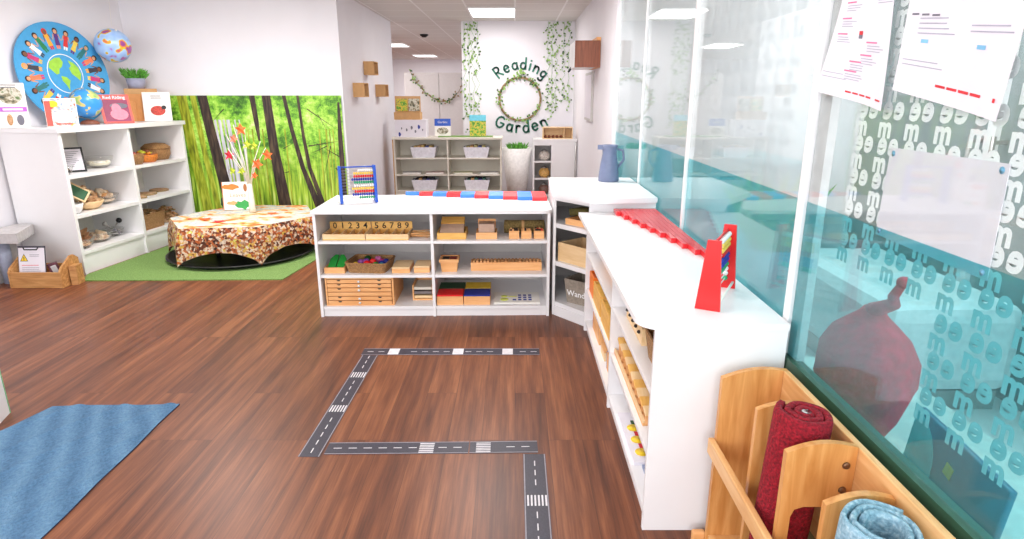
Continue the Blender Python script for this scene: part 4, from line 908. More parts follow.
# cardboard boxes and grass pot
cbx = thing('cardboard_box', 'orange brown cardboard box under the potted grass on the tall shelf', 'box', FL(1.46, 0.34, PT), CAMROT - 0.06)
m = MB(); m.box(-0.125, 0.155, -0.07, 0.09, 0, 0.32, ORCARD, None, 0.003); m.build('box', cbx)
MB().box(-0.155, -0.05, -0.10, -0.071, 0, 0.195, ORCARD, None, 0.003).build('side_box', cbx)
m = MB(); m.box(-0.13, 0.16, -0.074, -0.0705, 0.27, 0.322, KRAFT); m.build('flap', cbx)
pb = FL(1.46, 0.34, PT + 0.3225)
gp = thing('potted_grass', 'grass in a grey pot on top of the cardboard box', 'potted plant', (pb[0] - 0.02, pb[1], pb[2] + 0.0005), 0)
m = MB(); m.lathe([(0.001, 0), (0.075, 0), (0.088, 0.10), (0.082, 0.10), (0.072, 0.085), (0.001, 0.085)], POT, None, 24, True, False); m.build('pot', gp)
def tuft(m, n, r0, h0, h1, spread, mat, z0=0.08, w=0.004):
    for k in range(n):
        a = random.uniform(0, 2 * PI); q = r0 * math.sqrt(random.random()); x, y = q * math.cos(a), q * math.sin(a); hh = random.uniform(h0, h1); a2 = a + random.uniform(-.6, .6); sp = spread * random.uniform(.2, 1)
        dx, dy = math.cos(a2), math.sin(a2)
        m.raw([(x - dy * w, y + dx * w, z0), (x + dy * w, y - dx * w, z0), (x + dx * sp * .5 + dy * w * .8, y + dy * sp * .5 - dx * w * .8, z0 + hh * .7), (x + dx * sp, y + dy * sp, z0 + hh), (x + dx * sp * .5 - dy * w * .8, y + dy * sp * .5 + dx * w * .8, z0 + hh * .7)], [[0, 1, 2, 3, 4]], mat)
m = MB(); tuft(m, 260, 0.075, 0.06, 0.13, 0.08, PLANTG); tag(m.build('grass', gp), kind='stuff')

# shelf contents
def bowl_thing(name, label, cat, lx, ly, z, r, h, bm_, contents, group=None, size=0.03, kind='ball', n=14, hh=0.05, cname='contents', fr=FL):
    t_ = thing(name, label, cat, fr(lx, ly, z), fr.a, group)
    bowl_geo(MB(), r, h, bm_).build('bowl', t_)
    m = MB(); pile(m, r * 0.66, r * 0.66, h * 0.45, hh, n, size, contents, kind); m.lathe([(0.002, h * .5), (r * 0.72, h * 0.45), (r * .6, h * .25)], contents[0], None, 16, True, False)
    tag(m.build(cname, t_), kind='stuff'); return t_
bowl_thing('glass_bowl', 'small bowl of dark bits beside the black photo frame', 'bowl', 0.11, 0.10, P3, 0.065, 0.075, GL_BOWL, [DARK, TWIG, STONE], size=0.018, n=16, hh=0.02)
fr1 = thing('photo_frame', 'black framed notice standing on the top left shelf', 'picture frame', FL(0.27, 0.15, P3 + 0.004), CAMROT + 0.25)
M = R(-0.28, 'X')
m = MB()
for a in ((-.085, .085, 0, .015), (-.085, .085, .2, .215), (-.085, -.07, .015, .2), (.07, .085, .015, .2)): m.box(a[0], a[1], 0, 0.012, a[2], a[3], BLACK, M, 0.001)
m.build('frame', fr1)
MB().box(-.07, .07, 0.004, 0.008, .015, .2, PAPER, M).build('paper', fr1)
m = MB()
for k in range(9): flat(m, -0.055, random.uniform(0.0, 0.06), 0.175 - k * 0.016, 0.179 - k * 0.016, INK, M, 0.0038)
m.build('printed_lines', fr1)
bowl_thing('glass_bowl', 'clear glass bowl of cream wool on the top left shelf', 'bowl', 0.62, 0.22, P3, 0.125, 0.105, GL_BOWL, [plain('cream_wool', (240, 232, 206), 0.9), PAPER2], size=0.035, n=18, hh=0.0)
cd = lean_book('blue_card', 'blue picture card standing behind the small baskets on the top right shelf', 'card', FL(1.12, 0.40, P3), CAMROT, 0.18, 0.19, 0.008, plain('card_blue', (30, 130, 190)), 0.15, None, lambda m, w, h, M: (flat(m, -w * .5, w * .5, 0, h * .3, PRINTL, M), flat(m, -w * .5, w * .5, h * 0.55, h, plain('card_deep', (24, 100, 180)), M)))
def basket_thing(label, lx, ly, z, r, h, contents, size=0.02, n=24, hh=0.05, kind='ball', lid=False, mat=WICKER):
    t_ = thing('wicker_basket', label, 'basket', FL(lx, ly, z), FL.a)
    m = MB(); m.lathe([(0.002, 0), (r * .78, 0), (r * .98, h * .5), (r, h), (r - .008, h), (r * .95 - .008, h * .5), (r * .72, .008), (.002, .008)], mat, None, 24, True, False); m.build('basket', t_)
    if lid: MB().lathe([(r * 1.02, h + .001), (r * 1.03, h + .02), (r * .7, h + .055), (0.02, h + .065)], mat, None, 24).build('lid', t_)
    else:
        m = MB(); pile(m, r * .7, r * .7, h * .7, hh, n, size, contents, kind); m.lathe([(0.002, h * .8), (r * 0.85, h * 0.75)], contents[0], None, 16, True, False); tag(m.build('contents', t_), kind='stuff')
    return t_
basket_thing('small wicker basket of fruit below the blue card', 0.93, 0.105, P3, 0.085, 0.10, [plain('peach', (226, 150, 120)), ORANGE, plain('dark_berry', (150, 50, 50))], 0.028, 16, 0.04)
basket_thing('orange basket of leaves and pumpkins between two wicker baskets', 1.145, 0.16, P3, 0.12, 0.075, [plain('autumn_orange', (226, 130, 40)), plain('autumn_yellow', (206, 206, 60)), WALNUT], 0.035, 22, 0.06, mat=plain('orange_basket', (206, 120, 44), 0.7, 0.15, 60))
basket_thing('round lidded wicker basket at the right of the top right shelf', 1.405, 0.22, P3, 0.135, 0.105, [KRAFT], lid=True)
# middle row
t_ = bowl_thing('white_bowl', 'bowl with a wooden framed chalkboard at the left of the middle shelf', 'bowl', 0.12, 0.10, P2, 0.075, 0.085, WHITEM, [SHELLM, BARKL], size=0.02, n=16, hh=0.015)
t_ = thing('small_chalkboard', 'small green chalkboard with a wooden frame tipped over the bowl', 'chalkboard', FL(0.14, 0.10, P2 + 0.136), CAMROT + 0.15, None, (0, 0, CAMROT + 0.15))
M = R(0.62, 'Y') @ R(-0.5, 'X')
m = MB()
for a in ((-.09, .09, 0, .014), (-.09, .09, .106, .12), (-.09, -.076, .014, .106), (.076, .09, .014, .106)): m.box(a[0], a[1], 0, 0.01, a[2], a[3], PALEW, M, 0.001)
m.build('frame', t_); MB().box(-.076, .076, 0.003, 0.007, .014, .106, plain('chalk_green', (24, 90, 50)), M).build('board', t_)
t_ = thing('shell_bowl', 'round bowl of large shells in the middle left shelf', 'bowl', FL(0.345, 0.17, P2), FL.a)
bowl_geo(MB(), 0.135, 0.075, PALEW).build('bowl', t_)
m = MB()
for k in range(7): m.lathe([(0.004, -0.075), (0.02, -0.03), (0.026, 0.02), (0.006, 0.07)], [SHELLM, BARKL][k % 2], T(random.uniform(-.07, .07), random.uniform(-.07, .07), 0.06 + 0.006 * k) @ R(random.uniform(0, PI), 'Z') @ R(PI / 2 + random.uniform(-.3, .3), 'X'), 12)
m.build('shells', t_)
t_ = bowl_thing('clear_box', 'clear bowl heaped with wood pieces right of the shells', 'bowl', 0.625, 0.25, P2, 0.135, 0.085, GL_BOWL, [SHELLM, BARKL, BEECH], size=0.05, n=22, hh=0.08, cname='wood_pieces')
m = MB(); m.tube([(-0.10, -0.03, 0.05), (-0.16, -0.04, 0.13), (-0.20, 0.0, 0.16)], 0.02, BARKL, seg=8); m.ball((-0.205, 0.0, 0.175), 0.026, BARKL); m.build('driftwood', t_)
sl = [(0.93, 0.14, 0.085, 'small round wood slice at the front of the middle right shelf'), (1.145, 0.22, 0.12, 'wide flat wood slice in the middle right shelf'), (1.41, 0.26, 0.11, 'dark flat wood slice at the right of the middle right shelf')]
for k, (lx, ly, r_, lab) in enumerate(sl):
    t_ = thing('wood_slice', lab, 'wood slice', FL(lx, ly, P2), k, 'flat wood slices')
    MB().prism([(r_ * (1 + .08 * math.sin(3 * a)) * math.cos(a), r_ * .8 * (1 + .06 * math.cos(4 * a)) * math.sin(a)) for a in [2 * PI * i / 24 for i in range(24)]], 0, 0.016, TWIG).build('bark', t_)
    MB().prism([(r_ * .93 * (1 + .08 * math.sin(3 * a)) * math.cos(a), r_ * .74 * (1 + .06 * math.cos(4 * a)) * math.sin(a)) for a in [2 * PI * i / 24 for i in range(24)]], 0.0165, 0.019, BARKL).build('wood_face', t_)
# bottom row
t_ = bowl_thing('clear_bowl', 'clear bowl with folded brown bark at the left of the bottom shelf', 'bowl', 0.15, 0.13, P1, 0.115, 0.09, GL_BOWL, [BARKL, SHELLM], size=0.03, n=10, hh=0.02)
m = MB()
for k in range(3):
    vs = []; 
    for i in range(9):
        for j in range(5): vs.append((-0.09 + i * 0.023, -0.05 + j * 0.025 + 0.01 * math.sin(i), 0.075 + k * 0.03 + 0.025 * math.sin(i * .9 + k) + 0.012 * math.cos(j * 1.4)))
    m.raw(vs, [[i * 5 + j, (i + 1) * 5 + j, (i + 1) * 5 + j + 1, i * 5 + j + 1] for i in range(8) for j in range(4)], plain('bark_sheet', (200, 150, 110), 0.8, 0.12, 30), R(0.4 * k - .4, 'Z'), True)
m.build('bark_sheets', t_)
bowl_thing('clear_bowl', 'clear bowl of pale shells in the middle of the bottom shelf', 'bowl', 0.41, 0.18, P1, 0.125, 0.09, GL_BOWL, [SHELLM, SHELLM, BARKL], size=0.04, n=20, hh=0.05)
t_ = bowl_thing('clear_bowl', 'clear bowl of shiny metal utensils at the right of the bottom left shelf', 'bowl', 0.645, 0.22, P1, 0.095, 0.07, GL_BOWL, [STEEL, INK], size=0.025, n=14, hh=0.03)
m = MB()
for s, r_ in ((-1, 0.022), (1, 0.026)):
    m.tube([(0, 0, 0.06), (s * 0.08, 0.0, 0.12)], 0.006, STEEL, seg=6); m.ball((s * 0.09, 0, 0.13), r_, STEEL if s < 0 else BLACK)
m.build('utensils', t_)
t_ = thing('hay_basket', 'oblong wicker basket of woodchips on the bottom right shelf', 'basket', FL(1.01, 0.17, P1), FL.a)
m = MB(); basket_geo(m, 0.36, 0.24, 0.15); m.build('basket', t_)
m = MB(); pile(m, 0.15, 0.09, 0.13, 0.07, 60, 0.028, [BARKL, WICKER, TWIG], 'box'); m.box(-.155, .155, -.095, .095, .1, .13, BARKL); tag(m.build('woodchips', t_), kind='stuff')
t_ = thing('pine_cone_heap', 'heap of pine cones and bark at the right end of the bottom right shelf', 'pine cones', FL(1.36, 0.18, P1), 0)
m = MB(); pile(m, 0.12, 0.10, 0.02, 0.15, 50, 0.035, [BARKL, WICKER, TWIG, ACACIA], 'box'); m.lathe([(0.10, 0), (0.08, 0.06), (0.02, 0.11)], BARKL, None, 12); tag(m.build('bark', t_), kind='stuff')

# ---------------------------------------------------------------- wooden crate with clipboard
cr = thing('wooden_crate', 'low acacia crate on the floor against the tall shelf end', 'crate', (-3.86, 4.81, 0.0), 0.0)
w, d = 0.39, 0.23
m = MB(); m.box(-w / 2, w / 2, -d / 2, -d / 2 + 0.014, 0, 0.13, ACACIA, None, 0.002); m.box(-w / 2, w / 2, d / 2 - 0.014, d / 2, 0, 0.15, ACACIA, None, 0.002); m.box(-w / 2, w / 2, -d / 2 + 0.014, d / 2 - 0.014, 0.0, 0.012, ACACIA); m.build('body', cr)
for s in (-1, 1):
    P_ = [(-d / 2, 0), (d / 2, 0), (d / 2, 0.20), (d / 2 - 0.05, 0.235), (0.03, 0.235), (-d / 2 + 0.02, 0.16), (-d / 2, 0.13)]
    MB().prism(P_, 0, 0.016, ACACIA, T(s * (w / 2 + 0.009) - 0.008, 0, 0) @ R(PI / 2, 'Z') @ R(PI / 2, 'X')).build('side', cr)
tag(MB().prism([(0, 0), (0.05, 0.01), (0.05, 0.10), (0, 0.09)], 0, 0.16, ACACIA).build('wooden_step', None, (-3.637, 4.78, 0.0), (0, 0, 0.1)), 'small wooden block between the crate and the tall shelf', 'wooden block')
cl = thing('clipboard', 'clipboard with a white notice and yellow warning triangle leaning in the crate', 'clipboard', (-3.925, 4.745, 0.0145), 0.02)
M = R(-0.2, 'X')
MB().box(-.11, .11, 0.002, 0.007, 0, .315, plain('dark_clipboard', (60, 56, 70), 0.5), M, 0.001).build('board', cl)
MB().box(-.104, .104, 0.0002, 0.0015, 0.004, .300, PAPER, M).build('paper', cl)
m = MB(); m.tube([(-.06, -0.006, .305), (-.05, -0.008, .285), (.05, -0.008, .285), (.06, -0.006, .305)], 0.005, BLACK, M, 6); m.build('clip', cl)
m = MB(); m.raw([(-.092, -0.0005, .19), (-.028, -0.0005, .19), (-.06, -0.0005, .252)], [[0, 1, 2]], BLACK, M); m.raw([(-.085, -0.001, .194), (-.035, -0.001, .194), (-.06, -0.001, .244)], [[0, 1, 2]], YEL, M); flat(m, -.063, -.057, .205, .225, BLACK, M, -0.0012); flat(m, -.063, -.057, .197, .202, BLACK, M, -0.0012)
lines(m, -.015, .08, .245, 2, .012, .003, INK, M); lines(m, -.08, .08, .16, 1, .01, .004, INKR, M); lines(m, -.08, .08, .14, 8, .014, .0025, INK, M); m.build('print', cl)
bg_ = thing('dark_folder', 'dark striped cloth tucked in the right of the crate', 'cloth', (-3.75, 4.82, 0.0145), 0.3)
MB().box(-0.03, 0.035, -0.02, 0.02, 0.012, 0.17, plain('maroon_cloth', (90, 50, 60), 0.9, 0.2), R(-0.25, 'Y') , 0.006).build('fold', bg_); MB().box(0.0, 0.04, -0.035, -0.022, 0.03, 0.15, STONE, R(-0.3, 'Y'), 0.004).build('fold', bg_)

# grey stool / side table at the left edge
st = thing('side_table', 'low grey topped table at the left edge of the room', 'table', (-4.41, 4.93, 0.0), 0.0)
m = MB(); m.prism([(0.12, -0.22), (0.47, -0.22), (0.31, 0.16), (0.17, 0.16)], 0.365, 0.445, STONE); m.build('tabletop', st)
for x in (0.22,):
    MB().lathe([(0.045, 0), (0.045, 0.364)], plain('blue_grey_metal', (150, 156, 176), 0.4), T(x, -0.08, 0), 20).build('leg', st)
MB().box(0.135, 0.165, -0.19, 0.12, 0.0, 0.364, STONE, None, 0.002).build('side_panel', st)

# ---------------------------------------------------------------- low hexagonal table with printed cloth
tb = thing('draped_table', 'low hexagonal table draped in an autumn leaf printed cloth', 'table', (-2.62, 5.84, 0.0), 0.0)
TB = (-2.62, 5.84)
tray_ = thing('round_black_tray', 'large round black tray on the grass mat beneath the draped table', 'tray', (-2.66, 5.82, 0.0095), 0)
m = MB(); m.lathe([(0.001, 0), (0.62, 0), (0.665, 0.03), (0.675, 0.03), (0.675, 0.038), (0.655, 0.036), (0.615, 0.008), (0.001, 0.008)], BLACK, None, 64, True, False); m.build('tray', tray_)
m = MB(); m.lathe([(0.672, 0.026), (0.682, 0.030), (0.682, 0.038), (0.672, 0.039)], BLACK, None, 64, True, False); m.build('rim', tray_)
TBZ = 0.0185
HX = []
HEX = [(-0.34, -0.62), (0.33, -0.54), (0.70, 0.0), (0.42, 0.60), (-0.36, 0.64), (-0.70, -0.10)]
MB().prism([(x * .94, y * .94) for x, y in HEX], 0.345, 0.366, BLACK).build('tabletop', tb)
for x, y in ((-0.2, -0.22), (0.2, -0.2), (0.2, 0.26), (-0.2, 0.26)): MB().lathe([(0.02, TBZ), (0.02, 0.3445)], BLACK, T(x, y, 0), 12).build('leg', tb)
ring_ = []
sub = 14
for i in range(6):
    a, b_ = Vector(HEX[i]), Vector(HEX[(i + 1) % 6])
    for k in range(sub):
        u = k / sub; p = a.lerp(b_, u); ring_.append((p, u, i))
m = MB(); vs = [(0, 0, 0.372)]; n = len(ring_)
NR = 5
for f in (0.5, 0.97):
    for p, u, i in ring_: vs.append((p.x * f, p.y * f, 0.372 + 0.002 * math.sin(9 * p.x + 7 * p.y)))
fs = [[0, 1 + k, 1 + (k + 1) % n] for k in range(n)] + [[1 + k, 1 + n + k, 1 + n + (k + 1) % n, 1 + (k + 1) % n] for k in range(n)]
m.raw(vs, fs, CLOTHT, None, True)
vs = []
for r_ in range(7):
    t2 = r_ / 6
    for p, u, i in ring_:
        lift = math.sin(PI * u) ** 0.6
        hem = 0.035 + 0.115 * lift
        z = 0.372 * (1 - t2) + hem * t2
        o = 0.97 + 0.045 * min(1, t2 * 3) + t2 * 0.05 * (1 - lift) + 0.012 * math.sin(u * 25 + i) * t2
        vs.append((p.x * o, p.y * o, z))
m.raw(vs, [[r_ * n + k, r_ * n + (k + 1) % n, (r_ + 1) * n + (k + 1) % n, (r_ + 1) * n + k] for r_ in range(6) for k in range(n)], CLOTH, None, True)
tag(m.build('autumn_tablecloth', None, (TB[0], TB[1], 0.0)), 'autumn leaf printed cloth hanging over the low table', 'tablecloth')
# book and leaf tree on the table
def deco_leaf(m, w, h, M):
    flat(m, -w * .47, w * .5, 0, h, PAPER2, M, 0.0004)
    blob(m, -w * .22, h * .82, w * .28, h * .1, ORANGE, M, wob=.2); blob(m, w * .26, h * .78, w * .06, h * .14, plain('brown_leaf', (176, 110, 60)), M); blob(m, -w * .2, h * .24, w * .18, h * .07, plain('peach_leaf', (240, 170, 110)), M, wob=.2); blob(m, w * .15, h * .17, w * .26, h * .15, GREEN, M, wob=.3)
    put_text(m, 'Leaves', w * 0.2, plain('leaf_title', (220, 150, 110)), M @ T(0, -0.0012, h * 0.52) @ R(PI / 2, 'X'), 0.0)
lean_book('picture_book', 'white book with autumn leaves on its cover standing on the draped table', 'book', (-2.81, 6.14, 0.3765), math.radians(12), 0.29, 0.28, 0.014, plain('tan_spine', (224, 150, 110)), 0.15, None, deco_leaf)
tr = thing('paper_leaf_tree', 'pale model tree with coloured paper leaves on the draped table', 'decoration', (-2.62, 6.02, 0.376), 0)
CRW = plain('pale_stem', (226, 222, 206), 0.6)
m = MB(); m.lathe([(0.035, 0), (0.03, 0.05), (0.022, 0.28)], CRW, None, 14); 
br_ends = []
for a, l, hh in ((-2.9, .17, .42), (-2.4, .2, .30), (-0.3, .17, .36), (0.3, .2, .30), (1.4, .05, .47), (-1.4, .08, .34), (-2.7, .15, .22), (0.1, .1, .2), (2.8, .1, .5), (2.5, .14, .3)):
    e = (l * math.cos(a), 0.35 * l * math.sin(a), 0.30 + hh * 1.1); m.tube([(0, 0, 0.24), (e[0] * .35, e[1] * .35, 0.30 + hh * .45), e], 0.008, CRW, None, 6, 0.003); br_ends.append(e)
m.build('trunk', tr)
def maple(m, c, s, mat, a):
    P_ = []
    for k in range(10):
        r_ = s * (1 if k % 2 == 0 else 0.45); P_.append((r_ * math.sin(2 * PI * k / 10 + a), 0.012 * math.sin(k * 1.9), r_ * math.cos(2 * PI * k / 10 + a)))
    m.raw([(x, y - 0.002, z) for x, y, z in P_] , [list(range(10))], mat, T(*c))
RO = plain('leaf_orange', (240, 110, 50)); YG = plain('leaf_yellow_green', (190, 206, 60)); PK = plain('leaf_salmon', (236, 130, 100)); CR = plain('leaf_crimson', (214, 40, 60))
for c, s, mt, a in (((-0.010, -.03, 0.806), .062, RO, 0), ((-0.090, -.03, 0.718), .05, PK, .3), ((-0.150, -.03, 0.564), .058, CR, .1), ((0.110, -.03, 0.476), .062, RO, .4), ((0.220, -.03, 0.564), .06, RO, 0), ((0.030, -.03, 0.663), .05, YG, .2), ((-0.050, -.03, 0.410), .045, YG, .5), ((-0.140, -.03, 0.410), .04, YG, .1), ((0.070, -.03, 0.366), .04, RO, .3), ((0.100, -.03, 0.652), .045, YG, .1)):
    m = MB(); maple(m, c, s, mt, a); m.build('leaf', tr)
for k, (x, y, mt, lab) in enumerate([(-0.12, -0.3, CR, 'red paper leaf lying on the printed cloth'), (-0.3, -0.18, RO, 'orange paper leaf lying on the left of the printed cloth'), (0.22, 0.1, RO, 'orange paper leaf lying on the right of the printed cloth')]):
    m = MB(); m.prism([(0.07 * (1 if j % 2 == 0 else .45) * math.cos(PI * j / 5), 0.07 * (1 if j % 2 == 0 else .45) * math.sin(PI * j / 5)) for j in range(10)], 0, 0.002, mt)
    tag(m.build('paper_leaf', None, (TB[0] + x, TB[1] + y, 0.3755)), lab, 'leaf')
t_ = thing('glass_jar', 'small dark glass jar beside the leaf book at the back of the draped table', 'jar', (-3.0, 6.3, 0.3765))
MB().lathe([(0.045, 0), (0.06, 0.03), (0.055, 0.09), (0.03, 0.11), (0.034, 0.13)], plain('jar_green', (40, 80, 60), 0.1), None, 20).build('body', t_); MB().lathe([(0.036, 0.131), (0.036, 0.145)], BLACK, None, 16).build('lid', t_)

# three small wooden cube shelves on the wall
for k, (y, z, lab) in enumerate([(7.32, 1.555, 'lower left small wooden cube on the white wall'), (7.9, 1.815, 'topmost small wooden cube on the white wall'), (8.48, 1.555, 'lower right small wooden cube on the white wall')]):
    t_ = thing('wall_cube', lab, 'wall cube', (-1.838, y, z), 0, 'small wooden wall cubes')
    s = 0.078
    m = MB(); m.box(0, 0.13, -s - .03, s + .03, -s, -s + .01, KRAFT); m.box(0, 0.13, -s - .03, s + .03, s - .01, s, KRAFT); m.box(0, 0.13, -s - .03, -s - .02, -s + .01, s - .01, KRAFT); m.box(0, 0.13, s + .02, s + .03, -s + .01, s - .01, KRAFT); m.build('box', t_)
    MB().box(0.001, 0.008, -s - .019, s + .019, -s + .011, s - .011, WALNUT).build('back', t_)

# ---------------------------------------------------------------- floor road strips
def road(x0, y0, x1, y1, wid, label, cross, ends=True):
    L_ = math.hypot(x1 - x0, y1 - y0); a = math.atan2(y1 - y0, x1 - x0)
    t_ = thing('road_strip', label, 'road tape', (x0, y0, 0.0), a, 'printed road strips on the floor')
    MB().box(0, L_, -wid / 2, wid / 2, 0.0002, 0.0018, ASPH).build('tarmac', t_)
    m = MB()
    for s in (-1, 1): m.box(0, L_, s * (wid / 2 - 0.004) - 0.0022, s * (wid / 2 - 0.004) + 0.0022, 0.0019, 0.0023, ROADG)
    m.build('edge_line', t_)
    m = MB(); x = 0.03
    while x < L_ - 0.04:
        if not any(abs(x + 0.018 - c) < 0.06 for c, _ in cross): m.box(x, x + 0.036, -0.0022, 0.0022, 0.0019, 0.0023, ROADW)
        x += 0.066
    m.build('dashes', t_)
    for c, full in cross:
        m = MB()
        for j in range(6): m.box(c - 0.032, c + 0.032, -wid * .42 + j * wid * .145, -wid * .42 + j * wid * .145 + wid * (0.135 if full else 0.07), 0.0020, 0.0025, ROADW)
        m.build('crossing', t_)
road(-0.89, 2.305, -0.868, 3.37, 0.094, 'left road strip running away from the viewer, with two zebra crossings', [(0.42, 0), (0.80, 0)])
road(-0.925, 3.425, 0.148, 3.425, 0.097, 'farthest road strip, lying parallel to the middle shelf', [(0.19, 1), (0.58, 1), (0.88, 1)])
road(-0.83, 2.37, -0.205, 2.378, 0.094, 'middle cross road strip, its left length', [(0.44, 0)])
road(-0.20, 2.378, 0.10, 2.385, 0.094, 'middle cross road strip, its short worn right length', [(0.06, 0)])
road(0.083, 1.35, 0.083, 2.325, 0.096, 'nearest road strip coming towards the viewer from the bottom of the picture', [(0.35, 0), (0.66, 0)])

# blue rug
rv = []; NX, NY = 110, 90
c00, c10, c11, c01 = Vector((-2.75, 1.2)), Vector((-1.645, 1.2)), Vector((-1.69, 2.765)), Vector((-2.31, 2.74))
m = MB(); vs = []
LFT = [Vector((-3.2, 1.2)), Vector((-2.40, 2.52)), Vector((-2.30, 2.735))]
for i in range(NX + 1):
    for j in range(NY + 1):
        u, w = i / NX, j / NY
        lo_ = Vector((-2.72, 1.2)).lerp(c10, u); hi_ = c01.lerp(c11, u)
        p = lo_.lerp(hi_, w)
        ph = p.x * 0.87 - p.y * 0.5 + 0.02 * math.sin(p.y * 6 + p.x * 3); z = 0.007 + 0.007 * max(0, math.sin(ph * 34)) ** 3
        if u > 0.97: z = 0.006
        vs.append((p.x + 0.003 * math.sin(p.y * 14), p.y + 0.004 * math.sin(p.x * 11), z))
n1 = NY + 1
fs = [[i * n1 + j, (i + 1) * n1 + j, (i + 1) * n1 + j + 1, i * n1 + j + 1] for i in range(NX) for j in range(NY)]
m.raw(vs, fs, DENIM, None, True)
rr = thing('blue_rug', 'blue ribbed cotton rug on the dark wood floor at lower left', 'rug', (0, 0, 0))
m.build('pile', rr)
edge = [vs[k] for k in [NX * n1 + j for j in range(NY + 1)]] + [vs[i * n1 + NY] for i in range(NX, -1, -1)]
b_ = MB(); nE = len(edge); b_.raw([(x, y, 0.0005) for x, y, z in edge] + [(x, y, z) for x, y, z in edge], [[k, k + 1, nE + k + 1, nE + k] for k in range(nE - 1)], plain('rug_edge', (40, 50, 80), 0.9)); b_.build('edging', rr)

# white panel with green edge at lower left
wp = thing('white_storage_box', 'white box with a thin green edge at the left frame edge beyond the blue rug', 'box', (-2.478, 2.684, 0.0), -1.25)
MB().box(0, 0.17, -0.5, 0.0, 0, 0.30, WHITE).build('body', wp)
m = MB(); m.box(-0.003, 0.173, -0.5, 0.003, 0.3005, 0.306, plain('edge_green', (130, 190, 140), 0.5)); m.box(-0.0035, -0.0005, -0.004, 0.003, 0, 0.30, MATS['edge_green']); m.build('green_edge', wp)

# ---------------------------------------------------------------- rug rack beside the glass
rk = thing('rug_rack', 'birch plywood rug holder with dividers at the lower right beside the glass', 'rug rack', (0, 0, 0))
def side_board(y, x0, x1, zl, zr, name, cut=None, th=0.018, z0=0.06):
    n = 8
    top = [(x0 + (x1 - x0) * i / n, zl + (zr - zl) * i / n + 0.018 * math.sin(PI * i / n)) for i in range(n + 1)]
    if cut:
        cz = cut; r_ = 0.03
        P_ = [(x0, z0), (x0 + 0.03, z0), (x0 + 0.03, cz - r_), (x0 + 0.038, cz - 0.008), (x0 + 0.06, cz), (x1 - 0.03, cz), (x1 - 0.03, z0), (x1, z0)]
    else: P_ = [(x0, z0), (x1, z0)]
    return MB().prism(P_ + top[::-1], -th / 2, th / 2, BIRCH, T(0, y, 0) @ R(PI / 2, 'X')).build(name, rk)
side_board(1.765, 0.655, 0.862, 0.64, 0.665, 'end_panel', None, 0.02, 0.0)
side_board(0.80, 0.655, 0.862, 0.64, 0.665, 'end_panel', None, 0.02, 0.0)
side_board(1.555, 0.685, 0.842, 0.645, 0.65, 'divider')
side_board(1.325, 0.668, 0.842, 0.655, 0.67, 'divider', 0.50)
side_board(1.165, 0.69, 0.842, 0.625, 0.64, 'divider')
MB().box(0.843, 0.862, 0.811, 1.754, 0.30, 0.668, BIRCHX, None, 0.003).build('back_rail', rk)
MB().box(0.634, 0.654, 0.78, 1.775, 0.365, 0.42, BIRCHX, None, 0.004).build('front_rail', rk)
MB().box(0.660, 0.842, 0.811, 1.754, 0.03, 0.055, BIRCHX).build('base_board', rk)
MB().box(0.615, 0.66, 1.776, 1.80, 0.0, 0.045, BEECH, None, 0.006).build('foot', rk)
for y in (1.3155, 1.155):
    for z in (0.55, 0.62): MB().lathe([(0.010, 0), (0.008, 0.004), (0.003, 0.005)], BRASS, T(0.818, y - 0.0005, z) @ R(PI / 2, 'X'), 14).build('bolt', rk)

def roll(name, label, base, top, rad, turns, thick, mat, inner, seed=0, gap=1.0):
    root = thing(name, label, 'rolled rug', base, 0)
    b, tp = Vector((0, 0, 0)), Vector(top) - Vector(base); L_ = tp.length
    q = Vector((0, 0, 1)).rotation_difference(tp.normalized()).to_matrix().to_4x4()
    n = int(turns * 36); pin, pout = [], []
    for i in range(n + 1):
        a = 2 * PI * i / 36 + seed; r_ = rad - thick * gap * (i / 36) * 1.12 + 0.0015 * math.sin(5 * a)
        pout.append((r_ * math.cos(a), r_ * math.sin(a))); pin.append(((r_ - thick) * math.cos(a), (r_ - thick) * math.sin(a)))
    poly = []; vs = []; fs = []
    m = MB(); zz = [0, L_ * .3, L_ * .6, L_ * 0.98, L_]
    for zi, z in enumerate(zz):
        e = 0.003 if zi == 4 else 0
        for (a, b2) in zip(pout, pin):
            ca, sa = a[0] / max(1e-6, math.hypot(*a)), a[1] / max(1e-6, math.hypot(*a))
            vs.append((a[0] - ca * e, a[1] - sa * e, z)); vs.append((b2[0] + ca * e, b2[1] + sa * e, z))
    N2 = 2 * (n + 1)
    for k in range(4):
        for i in range(n):
            o = k * N2 + 2 * i
            fs.append([o, o + 2, o + 2 + N2, o + N2]); fs.append([o + 3, o + 1, o + 1 + N2, o + 3 + N2])
        fs.append([k * N2, k * N2 + N2, k * N2 + N2 + 1, k * N2 + 1]); o = k * N2 + 2 * n; fs.append([o, o + 1, o + 1 + N2, o + N2])
    o = 4 * N2
    for i in range(n): fs.append([o + 2 * i, o + 2 * i + 2, o + 2 * i + 3, o + 2 * i + 1]); fs.append([2 * i + 1, 2 * i + 3, 2 * i + 2, 2 * i])
    m.raw(vs, fs, mat, q, True); m.build('rolled_pile', root)
    return root, q, L_, pout
rt, q, L_, po = roll('red_rug_roll', 'thick red wool rug rolled up and standing in the rack', (0.730, 1.44, 0.062), (0.762, 1.43, 0.705), 0.079, 3.3, 0.0205, REDRUG, None, 2.2)
m = MB(); m.lathe([(0.012, 0), (0.012, 0.004)], STONE, q @ T(0, 0, L_ - 0.004), 12); m.build('core', rt)
rt, q, L_, po = roll('blue_rug_roll', 'pale blue rug rolled up and standing in the rack at the bottom edge', (0.735, 1.062, 0.062), (0.757, 1.058, 0.655), 0.085, 2.3, 0.013, BLUERUG, None, 0.6, 1.15)

